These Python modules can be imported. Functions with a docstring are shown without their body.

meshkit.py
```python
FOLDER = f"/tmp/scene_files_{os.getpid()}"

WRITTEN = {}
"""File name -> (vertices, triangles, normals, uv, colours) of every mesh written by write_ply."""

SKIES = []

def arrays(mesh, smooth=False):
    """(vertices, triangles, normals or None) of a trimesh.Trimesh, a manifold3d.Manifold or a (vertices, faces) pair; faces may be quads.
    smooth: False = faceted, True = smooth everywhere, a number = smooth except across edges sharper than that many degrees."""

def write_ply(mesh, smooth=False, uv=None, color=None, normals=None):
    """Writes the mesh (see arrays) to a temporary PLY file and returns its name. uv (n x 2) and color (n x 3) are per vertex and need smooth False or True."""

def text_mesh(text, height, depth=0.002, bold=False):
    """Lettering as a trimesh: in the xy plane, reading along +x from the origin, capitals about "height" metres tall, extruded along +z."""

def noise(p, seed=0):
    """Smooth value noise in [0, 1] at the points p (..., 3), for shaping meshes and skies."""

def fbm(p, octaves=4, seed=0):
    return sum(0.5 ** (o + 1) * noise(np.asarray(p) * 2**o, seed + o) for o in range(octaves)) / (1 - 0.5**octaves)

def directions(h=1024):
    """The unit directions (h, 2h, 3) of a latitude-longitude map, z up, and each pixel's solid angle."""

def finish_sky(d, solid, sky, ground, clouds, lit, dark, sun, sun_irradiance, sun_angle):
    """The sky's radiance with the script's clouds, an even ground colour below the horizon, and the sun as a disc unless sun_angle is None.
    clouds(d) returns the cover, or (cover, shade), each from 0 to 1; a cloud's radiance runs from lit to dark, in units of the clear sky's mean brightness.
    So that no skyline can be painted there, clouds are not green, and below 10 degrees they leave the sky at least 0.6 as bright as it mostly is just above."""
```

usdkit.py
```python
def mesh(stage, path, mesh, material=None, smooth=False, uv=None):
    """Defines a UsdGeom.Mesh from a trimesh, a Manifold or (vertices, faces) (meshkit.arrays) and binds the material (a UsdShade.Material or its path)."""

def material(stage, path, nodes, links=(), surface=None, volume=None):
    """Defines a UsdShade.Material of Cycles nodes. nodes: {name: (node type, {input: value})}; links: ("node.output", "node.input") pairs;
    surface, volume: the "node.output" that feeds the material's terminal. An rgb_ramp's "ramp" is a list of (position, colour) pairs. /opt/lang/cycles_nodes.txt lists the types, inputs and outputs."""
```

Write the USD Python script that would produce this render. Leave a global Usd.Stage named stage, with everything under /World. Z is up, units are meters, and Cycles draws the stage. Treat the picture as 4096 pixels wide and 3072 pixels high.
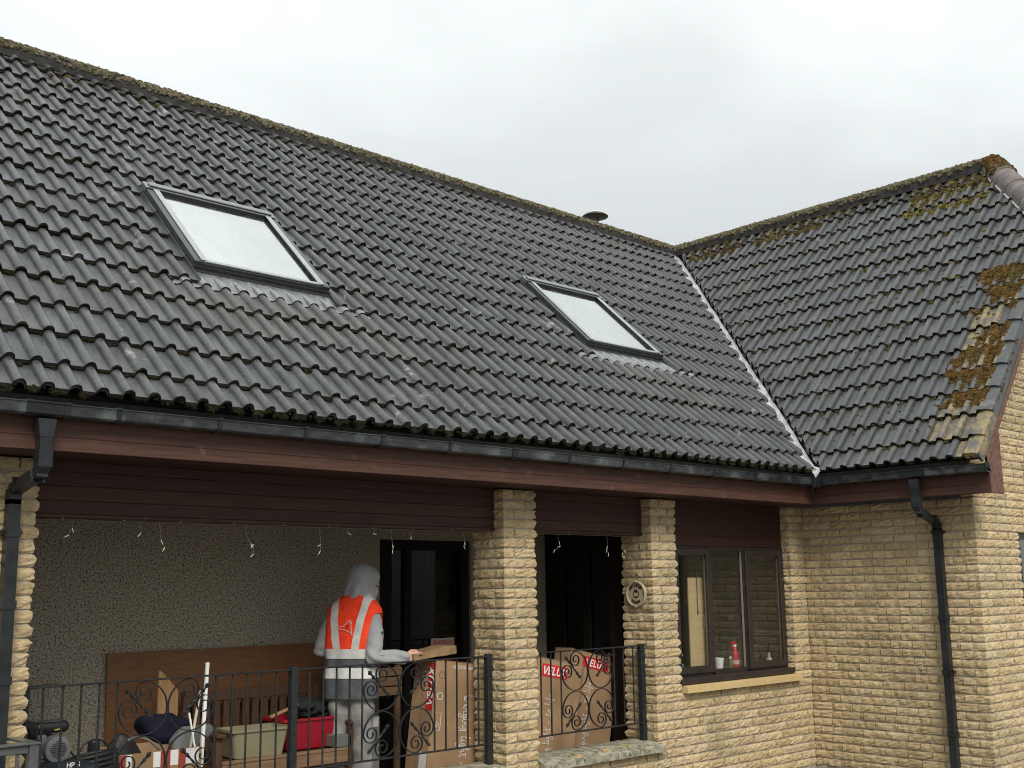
import math, random
import numpy as np, trimesh
import manifold3d as m3
import usdkit, meshkit
from pxr import Usd, UsdGeom, UsdLux, UsdShade, Gf, Sdf, Vt

stage = Usd.Stage.CreateInMemory()
UsdGeom.SetStageUpAxis(stage, 'Z'); UsdGeom.SetStageMetersPerUnit(stage, 1.0)
WORLD = UsdGeom.Xform.Define(stage, '/World'); stage.SetDefaultPrim(WORLD.GetPrim())
UsdGeom.Scope.Define(stage, '/World/Looks')
rng = np.random.default_rng(7)

# ------------------------------------------------------------------ camera, sky, sun, exposure
CAM = np.array([-9.9725, -6.3499, 1.7563])
yaw, pitch, roll = math.radians(43.3295), math.radians(10.1305), math.radians(-0.7919)
FWD = np.array([math.sin(yaw)*math.cos(pitch), math.cos(yaw)*math.cos(pitch), math.sin(pitch)])
r0 = np.array([math.cos(yaw), -math.sin(yaw), 0.0]); u0 = np.cross(r0, FWD)
RGT = math.cos(roll)*r0 + math.sin(roll)*u0; UPV = -math.sin(roll)*r0 + math.cos(roll)*u0
cam = UsdGeom.Camera.Define(stage, '/World/camera')
cam.AddTransformOp().Set(Gf.Matrix4d(*RGT, 0, *UPV, 0, *(-FWD), 0, *CAM, 1))
cam.CreateHorizontalApertureAttr(36.0); cam.CreateVerticalApertureAttr(27.0)
cam.CreateFocalLengthAttr(39.894); cam.CreateClippingRangeAttr((0.05, 2000.0))
cam.CreateExposureAttr(1.0)

SUN_DIR = np.array([-0.42, -0.75, 0.80]); SUN_DIR /= np.linalg.norm(SUN_DIR)
SUN_EL = math.asin(SUN_DIR[2]); SUN_ROT = math.atan2(SUN_DIR[0], SUN_DIR[1])
SKY = usdkit.material(stage, '/World/Looks/sky_material', {
    'tc': ('texture_coordinate', {}),
    'map': ('mapping', {'scale': (1.0, 1.0, 2.2)}),
    'n': ('noise_texture', {'scale': 2.6, 'detail': 4.0, 'roughness': 0.5, 'distortion': 0.3}),
    'r': ('map_range', {'from_min': 0.35, 'from_max': 0.68, 'to_min': 0.86, 'to_max': 1.08, 'clamp': True}),
    'sep': ('separate_xyz', {}),
    'el': ('map_range', {'from_min': 0.0, 'from_max': 1.0, 'to_min': 0.60, 'to_max': 2.0, 'clamp': True}),
    'mul': ('math', {'math_type': 'multiply'}),
    'cl': ('vector_math', {'math_type': 'scale', 'vector1': (4.12, 4.32, 4.27)}),
    's': ('sky_texture', {'sky_type': 'single_scattering', 'sun_disc': False, 'sun_elevation': SUN_EL, 'sun_rotation': SUN_ROT}),
    'mix': ('mix_color', {'fac': 0.95, 'use_clamp': False}),
    'bg': ('background_shader', {'strength': 0.1}),
}, [('tc.generated', 'map.vector'), ('map.vector', 'n.vector'), ('n.fac', 'r.value'), ('tc.generated', 'sep.vector'), ('sep.z', 'el.value'),
    ('r.result', 'mul.value1'), ('el.result', 'mul.value2'), ('mul.value', 'cl.scale'), ('s.color', 'mix.a'), ('cl.vector', 'mix.b'), ('mix.result', 'bg.color')], surface='bg.background')
dome = UsdLux.DomeLight.Define(stage, '/World/sky'); dome.CreateIntensityAttr(1.0)
UsdShade.MaterialBindingAPI.Apply(dome.GetPrim()).Bind(SKY)
dome.GetPrim().SetCustomDataByKey('label', 'pale grey overcast sky above the roofs'); dome.GetPrim().SetCustomDataByKey('category', 'sky'); dome.GetPrim().SetCustomDataByKey('kind', 'structure')
sun = UsdLux.DistantLight.Define(stage, '/World/sun')
sun.CreateIntensityAttr(0.4); sun.CreateAngleAttr(25.0); sun.CreateColorAttr(Gf.Vec3f(1.0, 0.95, 0.87)); sun.CreateNormalizeAttr(True)
zz = SUN_DIR; xx = np.cross([0, 0, 1.0], zz); xx /= np.linalg.norm(xx); yy = np.cross(zz, xx)
sun.AddTransformOp().Set(Gf.Matrix4d(*xx, 0, *yy, 0, *zz, 0, 0, 0, 0, 1))

# ------------------------------------------------------------------ helpers
_used = {}
def numbered(parent, name):
    k = (parent, name); n = _used.get(k, 0); _used[k] = n + 1
    return name if n == 0 else f'{name}_{n:03d}'
def path_of(p): return '/World' if p is None else str(p.GetPath())
def tag(p, label=None, cat=None, group=None, kind=None):
    for k, v in (('label', label), ('category', cat), ('group', group), ('kind', kind)):
        if v: p.SetCustomDataByKey(k, v)
    return p
def node(name, parent=None, label=None, cat=None, group=None, kind=None):
    base = path_of(parent)
    x = UsdGeom.Xform.Define(stage, f'{base}/{numbered(base, name)}')
    return tag(x.GetPrim(), label, cat, group, kind)
def obj(name, mesh, material, parent=None, label=None, cat=None, group=None, kind=None, smooth=False):
    base = path_of(parent)
    m = usdkit.mesh(stage, f'{base}/{numbered(base, name)}', mesh, material, smooth=smooth)
    return tag(m.GetPrim(), label, cat, group, kind)
def cat(*ms):
    vs, fs, n = [], [], 0
    for m in ms:
        if isinstance(m, (tuple, list)): v, f = np.asarray(m[0], float), np.asarray(m[1], int)
        else: v, f = np.asarray(m.vertices), np.asarray(m.faces)
        if f.shape[1] == 4: f = np.vstack([f[:, [0, 1, 2]], f[:, [0, 2, 3]]])
        vs.append(v); fs.append(f + n); n += len(v)
    return np.vstack(vs), np.vstack(fs)
def box(x0, x1, y0, y1, z0, z1, ch=0.0):
    """a box, its edges chamfered by ch"""
    if ch <= 0:
        v = np.array([[x, y, z] for x in (x0, x1) for y in (y0, y1) for z in (z0, z1)], float)
        f = np.array([[0, 1, 3, 2], [4, 6, 7, 5], [0, 4, 5, 1], [2, 3, 7, 6], [0, 2, 6, 4], [1, 5, 7, 3]])
        return v, f
    pts = []
    for x, sx in ((x0, 1), (x1, -1)):
        for y, sy in ((y0, 1), (y1, -1)):
            for z, sz in ((z0, 1), (z1, -1)):
                pts += [[x, y+sy*ch, z+sz*ch], [x+sx*ch, y, z+sz*ch], [x+sx*ch, y+sy*ch, z]]
    h = trimesh.convex.convex_hull(np.array(pts, float))
    return np.array(h.vertices), np.array(h.faces)
def tf(m, M=None, R=None, t=(0, 0, 0)):
    v, f = (m if isinstance(m, (tuple, list)) else (np.asarray(m.vertices), np.asarray(m.faces)))
    v = np.asarray(v, float)
    if R is not None: v = v @ np.asarray(R).T
    return v + np.asarray(t, float), f
def rot(axis, deg):
    return trimesh.transformations.rotation_matrix(math.radians(deg), axis)[:3, :3]
def tube(pts, rad, sides=8, closed=False, up=None, square=False, twist=0.0, caps=True):
    p = np.asarray(pts, float); n = len(p); rad = np.broadcast_to(np.asarray(rad, float), (n,))
    t = np.gradient(p, axis=0) if not closed else np.roll(p, -1, 0) - np.roll(p, 1, 0)
    t /= np.linalg.norm(t, axis=1, keepdims=True) + 1e-12
    ref = np.array(up if up is not None else ([0, 0, 1.0] if abs(t[:, 2]).mean() < 0.8 else [0, 1.0, 0]), float)
    a = np.cross(t, ref); a /= np.linalg.norm(a, axis=1, keepdims=True) + 1e-12; b = np.cross(t, a)
    ang = np.arange(sides)*2*np.pi/sides + (np.pi/4 if square else 0)
    k = math.sqrt(2) if square else 1.0
    tw = np.linspace(0, twist, n)[:, None]
    c, s = np.cos(ang[None] + tw), np.sin(ang[None] + tw)
    v = p[:, None] + k*rad[:, None, None]*(c[..., None]*a[:, None] + s[..., None]*b[:, None])
    m = n if closed else n - 1
    i, j = np.meshgrid(np.arange(m), np.arange(sides), indexing='ij')
    q = np.stack([i*sides+j, i*sides+(j+1) % sides, ((i+1) % n)*sides+(j+1) % sides, ((i+1) % n)*sides+j], -1).reshape(-1, 4)
    v = v.reshape(-1, 3); f = np.vstack([q[:, [0, 2, 1]], q[:, [0, 3, 2]]])
    if caps and not closed:
        extra = []
        for base, fl in ((0, 0), ((n-1)*sides, 1)):
            for k2 in range(1, sides-1):
                extra.append([base, base+k2, base+k2+1] if not fl else [base, base+k2+1, base+k2])
        f = np.vstack([f, extra])
    return v, f
def sq_pipe(pts, w, d):
    """a square-section pipe through pts with mitred corners; w across, d the other way"""
    p = np.asarray(pts, float); segs = []
    for a, b in zip(p[:-1], p[1:]):
        segs.append((a, b))
    return cat(*[tube(np.array([a, b]), w/2, 4, square=True) for a, b in segs])
def lathe(prof, n=24, axis='z'):
    prof = np.asarray(prof, float); k = len(prof); a = np.arange(n)*2*np.pi/n
    v = np.stack([prof[None, :, 0]*np.cos(a)[:, None], prof[None, :, 0]*np.sin(a)[:, None], np.broadcast_to(prof[None, :, 1], (n, k))], -1).reshape(-1, 3)
    i, j = np.meshgrid(np.arange(n), np.arange(k-1), indexing='ij'); i2 = (i+1) % n
    q = np.stack([i*k+j, i2*k+j, i2*k+j+1, i*k+j+1], -1).reshape(-1, 4)
    f = np.vstack([q[:, [0, 1, 2]], q[:, [0, 2, 3]]])
    if axis == 'y': v = v[:, [0, 2, 1]]*np.array([1, -1, 1])
    return v, f
def ribbon_prism(poly, direction, length):
    """extrudes a polygon (n x 3 points, planar) along direction*length"""
    p = np.asarray(poly, float); n = len(p); q = p + np.asarray(direction, float)*length
    v = np.vstack([p, q]); f = []
    for i in range(n):
        j = (i+1) % n; f += [[i, j, n+j], [i, n+j, n+i]]
    for i in range(1, n-1): f += [[0, i+1, i], [n, n+i, n+i+1]]
    return v, np.array(f)
def man(m):
    mm = m.to_mesh(); return np.asarray(mm.vert_properties)[:, :3].astype(float), np.asarray(mm.tri_verts).astype(int)
def smooth_manifold(m, edge=0.02, it=12):
    v, f = man(m.refine_to_length(edge)); t = trimesh.Trimesh(v, f, process=True)
    trimesh.smoothing.filter_taubin(t, 0.5, 0.53, it); return t
def chain(pts, n=20):
    """hull of successive spheres: pts = (x, y, z, r)"""
    out = None
    for a, b in zip(pts[:-1], pts[1:]):
        h = m3.Manifold.batch_hull([m3.Manifold.sphere(q[3], n).translate(q[:3]) for q in (a, b)])
        out = h if out is None else out + h
    return out
def blobs(c, nrm, rad, flat, seed, amp=0.35, sub=1):
    """lumpy moss cushions at c (N x 3) on surfaces of normal nrm, radius rad, height factor flat"""
    g = np.random.default_rng(seed); ico = trimesh.creation.icosphere(sub); bv, bf = np.asarray(ico.vertices), np.asarray(ico.faces)
    N = len(c); nrm = np.broadcast_to(np.asarray(nrm, float), (N, 3)); nrm = nrm/np.linalg.norm(nrm, axis=1, keepdims=True)
    t = np.cross(nrm, g.normal(size=(N, 3))); t /= np.linalg.norm(t, axis=1, keepdims=True); b = np.cross(nrm, t)
    k = 1 + amp*(g.random((N, len(bv)))*2-1)
    el = 1 + 0.5*g.random((N, 1))
    loc = bv[None]*k[..., None]
    v = c[:, None] + np.asarray(rad)[:, None, None]*(el[..., None]*loc[..., :1]*t[:, None] + loc[..., 1:2]*b[:, None] + np.asarray(flat)[:, None, None]*loc[..., 2:]*nrm[:, None])
    f = bf[None] + (np.arange(N)*len(bv))[:, None, None]
    return v.reshape(-1, 3), f.reshape(-1, 3)
def text(s, h, origin, right, up, depth=0.001, bold=False, centre=False):
    m = meshkit.text_mesh(s, h, depth, bold); v = np.array(m.vertices)
    if centre: v[:, 0] -= (v[:, 0].min()+v[:, 0].max())/2
    right, up = np.asarray(right, float), np.asarray(up, float); n = np.cross(right, up)
    return np.asarray(origin, float) + v[:, :1]*right + v[:, 1:2]*up + v[:, 2:]*n, np.array(m.faces)
def script_stroke(pts, w, origin, right, up, depth=0.001):
    """a handwriting-like line as a thin flat tube"""
    right, up = np.asarray(right, float), np.asarray(up, float)
    p = np.asarray(pts, float); q = np.asarray(origin, float) + p[:, :1]*right + p[:, 1:]*up
    return tube(q, w/2, 4, up=np.cross(right, up))

# ------------------------------------------------------------------ materials
def mat(name, col, rough=0.7, spec=0.5, col2=None, scale=6.0, stretch=(1, 1, 1), detail=4.0, lo=0.35, hi=0.65, col3=None, scale3=30.0, lo3=0.6, hi3=0.75, fac3=1.0,
        bump=0.0, bscale=60.0, bdist=0.004, metallic=0.0, rough2=None, coat=0.0, sheen=0.0, obj_space=False, emis=None, dist=0.0):
    N = {'p': ('principled_bsdf', {'base_color': col, 'roughness': rough, 'specular_ior_level': spec, 'metallic': metallic, 'coat_weight': coat, 'sheen_weight': sheen})}
    L = []
    need = col2 is not None or col3 is not None or bump > 0
    if need:
        if obj_space: N['g'] = ('texture_coordinate', {}); src = 'g.object'
        else: N['g'] = ('geometry', {}); src = 'g.position'
        N['m'] = ('mapping', {'scale': stretch}); L.append((src, 'm.vector'))
    if col2 is not None:
        N['n'] = ('noise_texture', {'scale': scale, 'detail': detail, 'roughness': 0.6, 'distortion': dist}); L.append(('m.vector', 'n.vector'))
        N['r'] = ('rgb_ramp', {'ramp': [(lo, col), (hi, col2)]}); L += [('n.fac', 'r.fac')]
        out = 'r.color'
        if rough2 is not None:
            N['rr'] = ('map_range', {'from_min': lo, 'from_max': hi, 'to_min': rough, 'to_max': rough2, 'clamp': True}); L += [('n.fac', 'rr.value'), ('rr.result', 'p.roughness')]
    else:
        N['c'] = ('color', {'value': col}); out = 'c.color'
    if col3 is not None:
        N['n3'] = ('noise_texture', {'scale': scale3, 'detail': 3.0, 'roughness': 0.55}); L.append((src, 'n3.vector'))
        N['r3'] = ('map_range', {'from_min': lo3, 'from_max': hi3, 'to_min': 0.0, 'to_max': fac3, 'clamp': True}); L.append(('n3.fac', 'r3.value'))
        N['x3'] = ('mix_color', {'b': col3}); L += [(out, 'x3.a'), ('r3.result', 'x3.fac')]; out = 'x3.result'
    L.append((out, 'p.base_color'))
    if bump > 0:
        N['bn'] = ('noise_texture', {'scale': bscale, 'detail': 4.0, 'roughness': 0.6}); N['b'] = ('bump', {'strength': bump, 'distance': bdist})
        L += [('m.vector', 'bn.vector'), ('bn.fac', 'b.height'), ('b.normal', 'p.normal')]
    return usdkit.material(stage, f'/World/Looks/{name}', N, L, surface='p.BSDF')

def brick_mat(i, c, d):
    c, d = np.array(c)*[0.97, 0.94, 0.87], np.array(d)*[0.97, 0.94, 0.87]
    N = {'g': ('geometry', {}), 'n': ('noise_texture', {'scale': 28.0, 'detail': 5.0, 'roughness': 0.65}), 'r': ('rgb_ramp', {'ramp': [(0.3, c), (0.7, d)]}),
         'n3': ('noise_texture', {'scale': 48.0, 'detail': 3.0, 'roughness': 0.6}), 'm3': ('map_range', {'from_min': 0.57, 'from_max': 0.78, 'to_min': 0.0, 'to_max': 0.6, 'clamp': True}), 'x3': ('mix_color', {'b': (0.17, 0.12, 0.07)}),
         'n4': ('noise_texture', {'scale': 1.7, 'detail': 5.0, 'roughness': 0.65}), 'm4': ('map_range', {'from_min': 0.50, 'from_max': 0.72, 'to_min': 0.0, 'to_max': 0.45, 'clamp': True}), 'x4': ('mix_color', {'b': (0.19, 0.155, 0.105)}),
         'n5': ('noise_texture', {'scale': 6.0, 'detail': 4.0, 'roughness': 0.6}), 'm5': ('map_range', {'from_min': 0.60, 'from_max': 0.75, 'to_min': 0.0, 'to_max': 0.3, 'clamp': True}), 'x5': ('mix_color', {'b': (0.52, 0.45, 0.33)}),
         'bn': ('noise_texture', {'scale': 55.0, 'detail': 5.0, 'roughness': 0.6}), 'b': ('bump', {'strength': 1.0, 'distance': 0.013}), 'p': ('principled_bsdf', {'roughness': 0.85, 'specular_ior_level': 0.25})}
    L = [('g.position', f'{k}.vector') for k in ('n', 'n3', 'n4', 'n5', 'bn')] + [('n.fac', 'r.fac'), ('n3.fac', 'm3.value'), ('r.color', 'x3.a'), ('m3.result', 'x3.fac'), ('n4.fac', 'm4.value'), ('x3.result', 'x4.a'), ('m4.result', 'x4.fac'),
        ('n5.fac', 'm5.value'), ('x4.result', 'x5.a'), ('m5.result', 'x5.fac'), ('x5.result', 'p.base_color'), ('bn.fac', 'b.height'), ('b.normal', 'p.normal')]
    return usdkit.material(stage, f'/World/Looks/sandstone_brick_{i}', N, L, surface='p.BSDF')
BRICK = [brick_mat(i, c, d) for i, (c, d) in enumerate([((0.40, 0.31, 0.185), (0.54, 0.435, 0.275)), ((0.36, 0.28, 0.17), (0.49, 0.395, 0.25)), ((0.45, 0.355, 0.22), (0.60, 0.49, 0.32)),
                                     ((0.34, 0.265, 0.16), (0.46, 0.37, 0.235)), ((0.42, 0.325, 0.195), (0.55, 0.44, 0.275)), ((0.41, 0.33, 0.215), (0.55, 0.455, 0.31))])]
MORTAR = mat('mortar', (0.26, 0.235, 0.20), 0.95, 0.2, col2=(0.36, 0.335, 0.29), scale=40, bump=0.4, bscale=120, bdist=0.003)
def tile_mat(name, k, tint=(1, 1, 1), lich=0.45, moss=0.0):
    a = np.array([0.026, 0.027, 0.0285])*k*np.array(tint); b = np.array([0.058, 0.060, 0.063])*k*np.array(tint)
    N = {'g': ('geometry', {}),
         'n1': ('noise_texture', {'scale': 5.0, 'detail': 6.0, 'roughness': 0.65}), 'r1': ('rgb_ramp', {'ramp': [(0.33, a), (0.7, b)]}),
         'n2': ('noise_texture', {'scale': 75.0, 'detail': 4.0, 'roughness': 0.75}), 'm2': ('map_range', {'from_min': 0.3, 'from_max': 0.7, 'to_min': 0.45, 'to_max': 1.65, 'clamp': True}),
         's2': ('vector_math', {'math_type': 'scale'}),
         'n3': ('noise_texture', {'scale': 3.3, 'detail': 7.0, 'roughness': 0.72}), 'm3': ('map_range', {'from_min': 0.62, 'from_max': 0.70, 'to_min': 0.0, 'to_max': lich, 'clamp': True}),
         'x3': ('mix_color', {'b': (0.42, 0.42, 0.40)}),
         'v': ('voronoi_texture', {'scale': 38.0, 'randomness': 1.0}), 'nv': ('noise_texture', {'scale': 1.6, 'detail': 2.0}), 'mv': ('map_range', {'from_min': 0.16, 'from_max': 0.24, 'to_min': 0.75, 'to_max': 0.0, 'clamp': True}),
         'mm': ('map_range', {'from_min': 0.5, 'from_max': 0.62, 'to_min': 0.0, 'to_max': 1.0, 'clamp': True}), 'mx': ('math', {'math_type': 'multiply'}),
         'x4': ('mix_color', {'b': (0.022, 0.02, 0.015)}),
         'n5': ('noise_texture', {'scale': 9.0, 'detail': 5.0, 'roughness': 0.7}), 'm5': ('map_range', {'from_min': 0.62 - 0.3*moss, 'from_max': 0.72 - 0.2*moss, 'to_min': 0.0, 'to_max': 0.85 if moss else 0.0, 'clamp': True}),
         'x5': ('mix_color', {'b': (0.22, 0.16, 0.055)}),
         'p': ('principled_bsdf', {'roughness': 0.36, 'specular_ior_level': 0.6}), 'b': ('bump', {'strength': 0.4, 'distance': 0.003}),
         'nr': ('noise_texture', {'scale': 2.2, 'detail': 5.0, 'roughness': 0.6}), 'mr': ('map_range', {'from_min': 0.35, 'from_max': 0.65, 'to_min': 0.30, 'to_max': 0.52, 'clamp': True})}
    L = [('g.position', 'nr.vector'), ('nr.fac', 'mr.value'), ('mr.result', 'p.roughness')] + [('g.position', f'{n}.vector') for n in ('n1', 'n2', 'n3', 'v', 'nv', 'n5')] + [('n1.fac', 'r1.fac'), ('n2.fac', 'm2.value'), ('r1.color', 's2.vector1'), ('m2.result', 's2.scale'),
        ('n3.fac', 'm3.value'), ('s2.vector', 'x3.a'), ('m3.result', 'x3.fac'), ('v.distance', 'mv.value'), ('nv.fac', 'mm.value'), ('mv.result', 'mx.value1'), ('mm.result', 'mx.value2'),
        ('x3.result', 'x4.a'), ('mx.value', 'x4.fac'), ('n5.fac', 'm5.value'), ('x4.result', 'x5.a'), ('m5.result', 'x5.fac'), ('x5.result', 'p.base_color'), ('n2.fac', 'b.height'), ('b.normal', 'p.normal')]
    return usdkit.material(stage, f'/World/Looks/{name}', N, L, surface='p.BSDF')
TILE = [tile_mat(f'roof_tile_{i}', k, t) for i, (k, t) in enumerate([(0.92, (1, 1, 1)), (1.0, (1, 1, 1.0)), (1.08, (1, 1, 1)), (0.97, (1.03, 1.0, 0.97)), (1.02, (0.98, 1, 1.02))])]
TILE_W = [tile_mat(f'wing_tile_{i}', k, t, 0.2) for i, (k, t) in enumerate([(0.86, (1.0, 1, 0.99)), (0.95, (0.97, 1, 1.02)), (0.98, (1.03, 1.0, 0.97)), (0.9, (0.98, 1, 1.03))])]
TILE_L = tile_mat('lichen_tile', 1.35, (1.1, 1.0, 0.82), 0.3, 0.55)
TILE_WARM = tile_mat('newer_tile', 1.22, (1.07, 1.0, 0.93), 0.2)
def moss_mat(name, a, b, c, s=14.0):
    return mat(name, a, 0.95, 0.1, col2=b, scale=s, lo=0.35, hi=0.62, col3=c, scale3=5.0, lo3=0.52, hi3=0.66, fac3=0.9, bump=1.0, bscale=160, bdist=0.012)
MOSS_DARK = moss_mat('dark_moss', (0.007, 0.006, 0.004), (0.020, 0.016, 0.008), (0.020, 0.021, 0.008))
MOSS_MIX = moss_mat('brown_green_moss', (0.028, 0.019, 0.010), (0.085, 0.062, 0.026), (0.105, 0.095, 0.028))
MOSS_RIDGE = moss_mat('ridge_moss', (0.075, 0.060, 0.037), (0.19, 0.17, 0.115), (0.115, 0.105, 0.045), 22)
MOSS_GOLD = moss_mat('golden_moss', (0.045, 0.026, 0.010), (0.135, 0.080, 0.025), (0.075, 0.066, 0.022), 20)
MOSS_LIME = moss_mat('lime_moss', (0.045, 0.038, 0.013), (0.165, 0.14, 0.036), (0.06, 0.05, 0.018), 20)
def wood(name, a, b, stretch, rough=0.62, spec=0.3, sc=9.0, col3=None):
    return mat(name, a, rough, spec, col2=b, scale=sc, stretch=stretch, lo=0.3, hi=0.72, bump=0.25, bscale=sc*2, bdist=0.002, col3=col3, scale3=6.0, lo3=0.64, hi3=0.76, fac3=0.5)
RED_X = [wood(f'stained_timber_x_{i}', a, b, (0.35, 9, 9), col3=(0.20, 0.10, 0.07)) for i, (a, b) in enumerate([((0.026, 0.011, 0.008), (0.054, 0.023, 0.0155)), ((0.045, 0.020, 0.014), (0.090, 0.041, 0.028))])]
CLAD_X = [wood(f'cladding_x_{i}', a, b, (0.35, 9, 9)) for i, (a, b) in enumerate([((0.024, 0.0095, 0.0065), (0.050, 0.0195, 0.013)), ((0.030, 0.012, 0.008), (0.056, 0.0225, 0.015)), ((0.026, 0.0105, 0.0075), (0.050, 0.0205, 0.0145))])]
RED_Y = wood('stained_timber_y', (0.042, 0.018, 0.0125), (0.080, 0.036, 0.025), (9, 0.35, 9))
RED_S = wood('stained_timber_slope', (0.070, 0.032, 0.023), (0.16, 0.085, 0.062), (3, 9, 3), col3=(0.26, 0.16, 0.12))
GUTTER = mat('grey_pvc', (0.012, 0.014, 0.016), 0.26, 0.6, col2=(0.030, 0.035, 0.037), scale=9, stretch=(1, 1, 3), lo=0.4, hi=0.7, rough2=0.5, col3=(0.10, 0.115, 0.115), scale3=6.0, lo3=0.50, hi3=0.72, fac3=0.7)
PIPE = mat('black_pvc', (0.008, 0.0095, 0.011), 0.33, 0.4, col2=(0.015, 0.018, 0.020), scale=7, rough2=0.45)
IRON = mat('black_iron', (0.008, 0.011, 0.012), 0.5, 0.3, col2=(0.020, 0.022, 0.023), scale=30, rough2=0.65, col3=(0.07, 0.04, 0.025), scale3=18, lo3=0.64, hi3=0.74, fac3=0.6)
RAILGREY = mat('grey_powder_coat', (0.055, 0.06, 0.062), 0.35, 0.5, col2=(0.075, 0.08, 0.08), scale=40)
ALU = mat('grey_aluminium', (0.17, 0.175, 0.18), 0.3, 0.5, metallic=0.8, col2=(0.25, 0.255, 0.26), scale=40)
ALU_DARK = mat('dark_aluminium', (0.035, 0.038, 0.040), 0.34, 0.5, metallic=0.4, col2=(0.055, 0.058, 0.06), scale=30)
ALU_L = mat('pale_aluminium', (0.30, 0.31, 0.315), 0.28, 0.5, metallic=0.8, col2=(0.42, 0.43, 0.435), scale=40)
LEAD = mat('crinkled_flashing', (0.19, 0.195, 0.20), 0.36, 0.5, metallic=0.72, col2=(0.28, 0.285, 0.29), scale=30)
VALLEY = mat('silver_flashing_tape', (0.36, 0.37, 0.38), 0.42, 0.5, metallic=0.55, col2=(0.58, 0.59, 0.60), scale=22, lo=0.3, hi=0.6, bump=1.0, bscale=35, bdist=0.012)
HARL = usdkit.material(stage, '/World/Looks/harling', {
    'g': ('geometry', {}), 'n': ('noise_texture', {'scale': 75.0, 'detail': 3.0, 'roughness': 0.65}), 'r': ('rgb_ramp', {'ramp': [(0.36, (0.070, 0.057, 0.040)), (0.46, (0.245, 0.212, 0.158)), (0.64, (0.41, 0.37, 0.295))]}),
    'v': ('voronoi_texture', {'scale': 24.0}), 'mv': ('map_range', {'from_min': 0.09, 'from_max': 0.17, 'to_min': 0.85, 'to_max': 0.0, 'clamp': True}), 'x': ('mix_color', {'b': (0.03, 0.025, 0.02)}),
    'p': ('principled_bsdf', {'roughness': 0.9, 'specular_ior_level': 0.2}), 'b': ('bump', {'strength': 0.9, 'distance': 0.008})},
    [('g.position', 'n.vector'), ('n.fac', 'r.fac'), ('g.position', 'v.vector'), ('v.distance', 'mv.value'), ('r.color', 'x.a'), ('mv.result', 'x.fac'), ('x.result', 'p.base_color'), ('n.fac', 'b.height'), ('b.normal', 'p.normal')], surface='p.BSDF')
STONE_SILL = mat('sandstone_sill', (0.42, 0.30, 0.14), 0.85, 0.2, col2=(0.52, 0.39, 0.20), scale=20, stretch=(4, 4, 0.6), bump=0.3, bscale=90, bdist=0.003)
COPING = mat('weathered_coping', (0.16, 0.15, 0.10), 0.9, 0.2, col2=(0.33, 0.31, 0.235), scale=14, lo=0.35, hi=0.6, col3=(0.05, 0.05, 0.03), scale3=22, lo3=0.52, hi3=0.68, fac3=0.85, bump=0.5, bscale=70, bdist=0.004)
LICHEN = mat('orange_lichen', (0.42, 0.25, 0.04), 0.9, 0.2, col2=(0.5, 0.34, 0.08), scale=60)
PVC_BROWN = mat('brown_window_frame', (0.016, 0.012, 0.011), 0.35, 0.5, col2=(0.026, 0.02, 0.018), scale=20)
PVC_GOLD = mat('sealant_strip', (0.20, 0.165, 0.11), 0.6)
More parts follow.
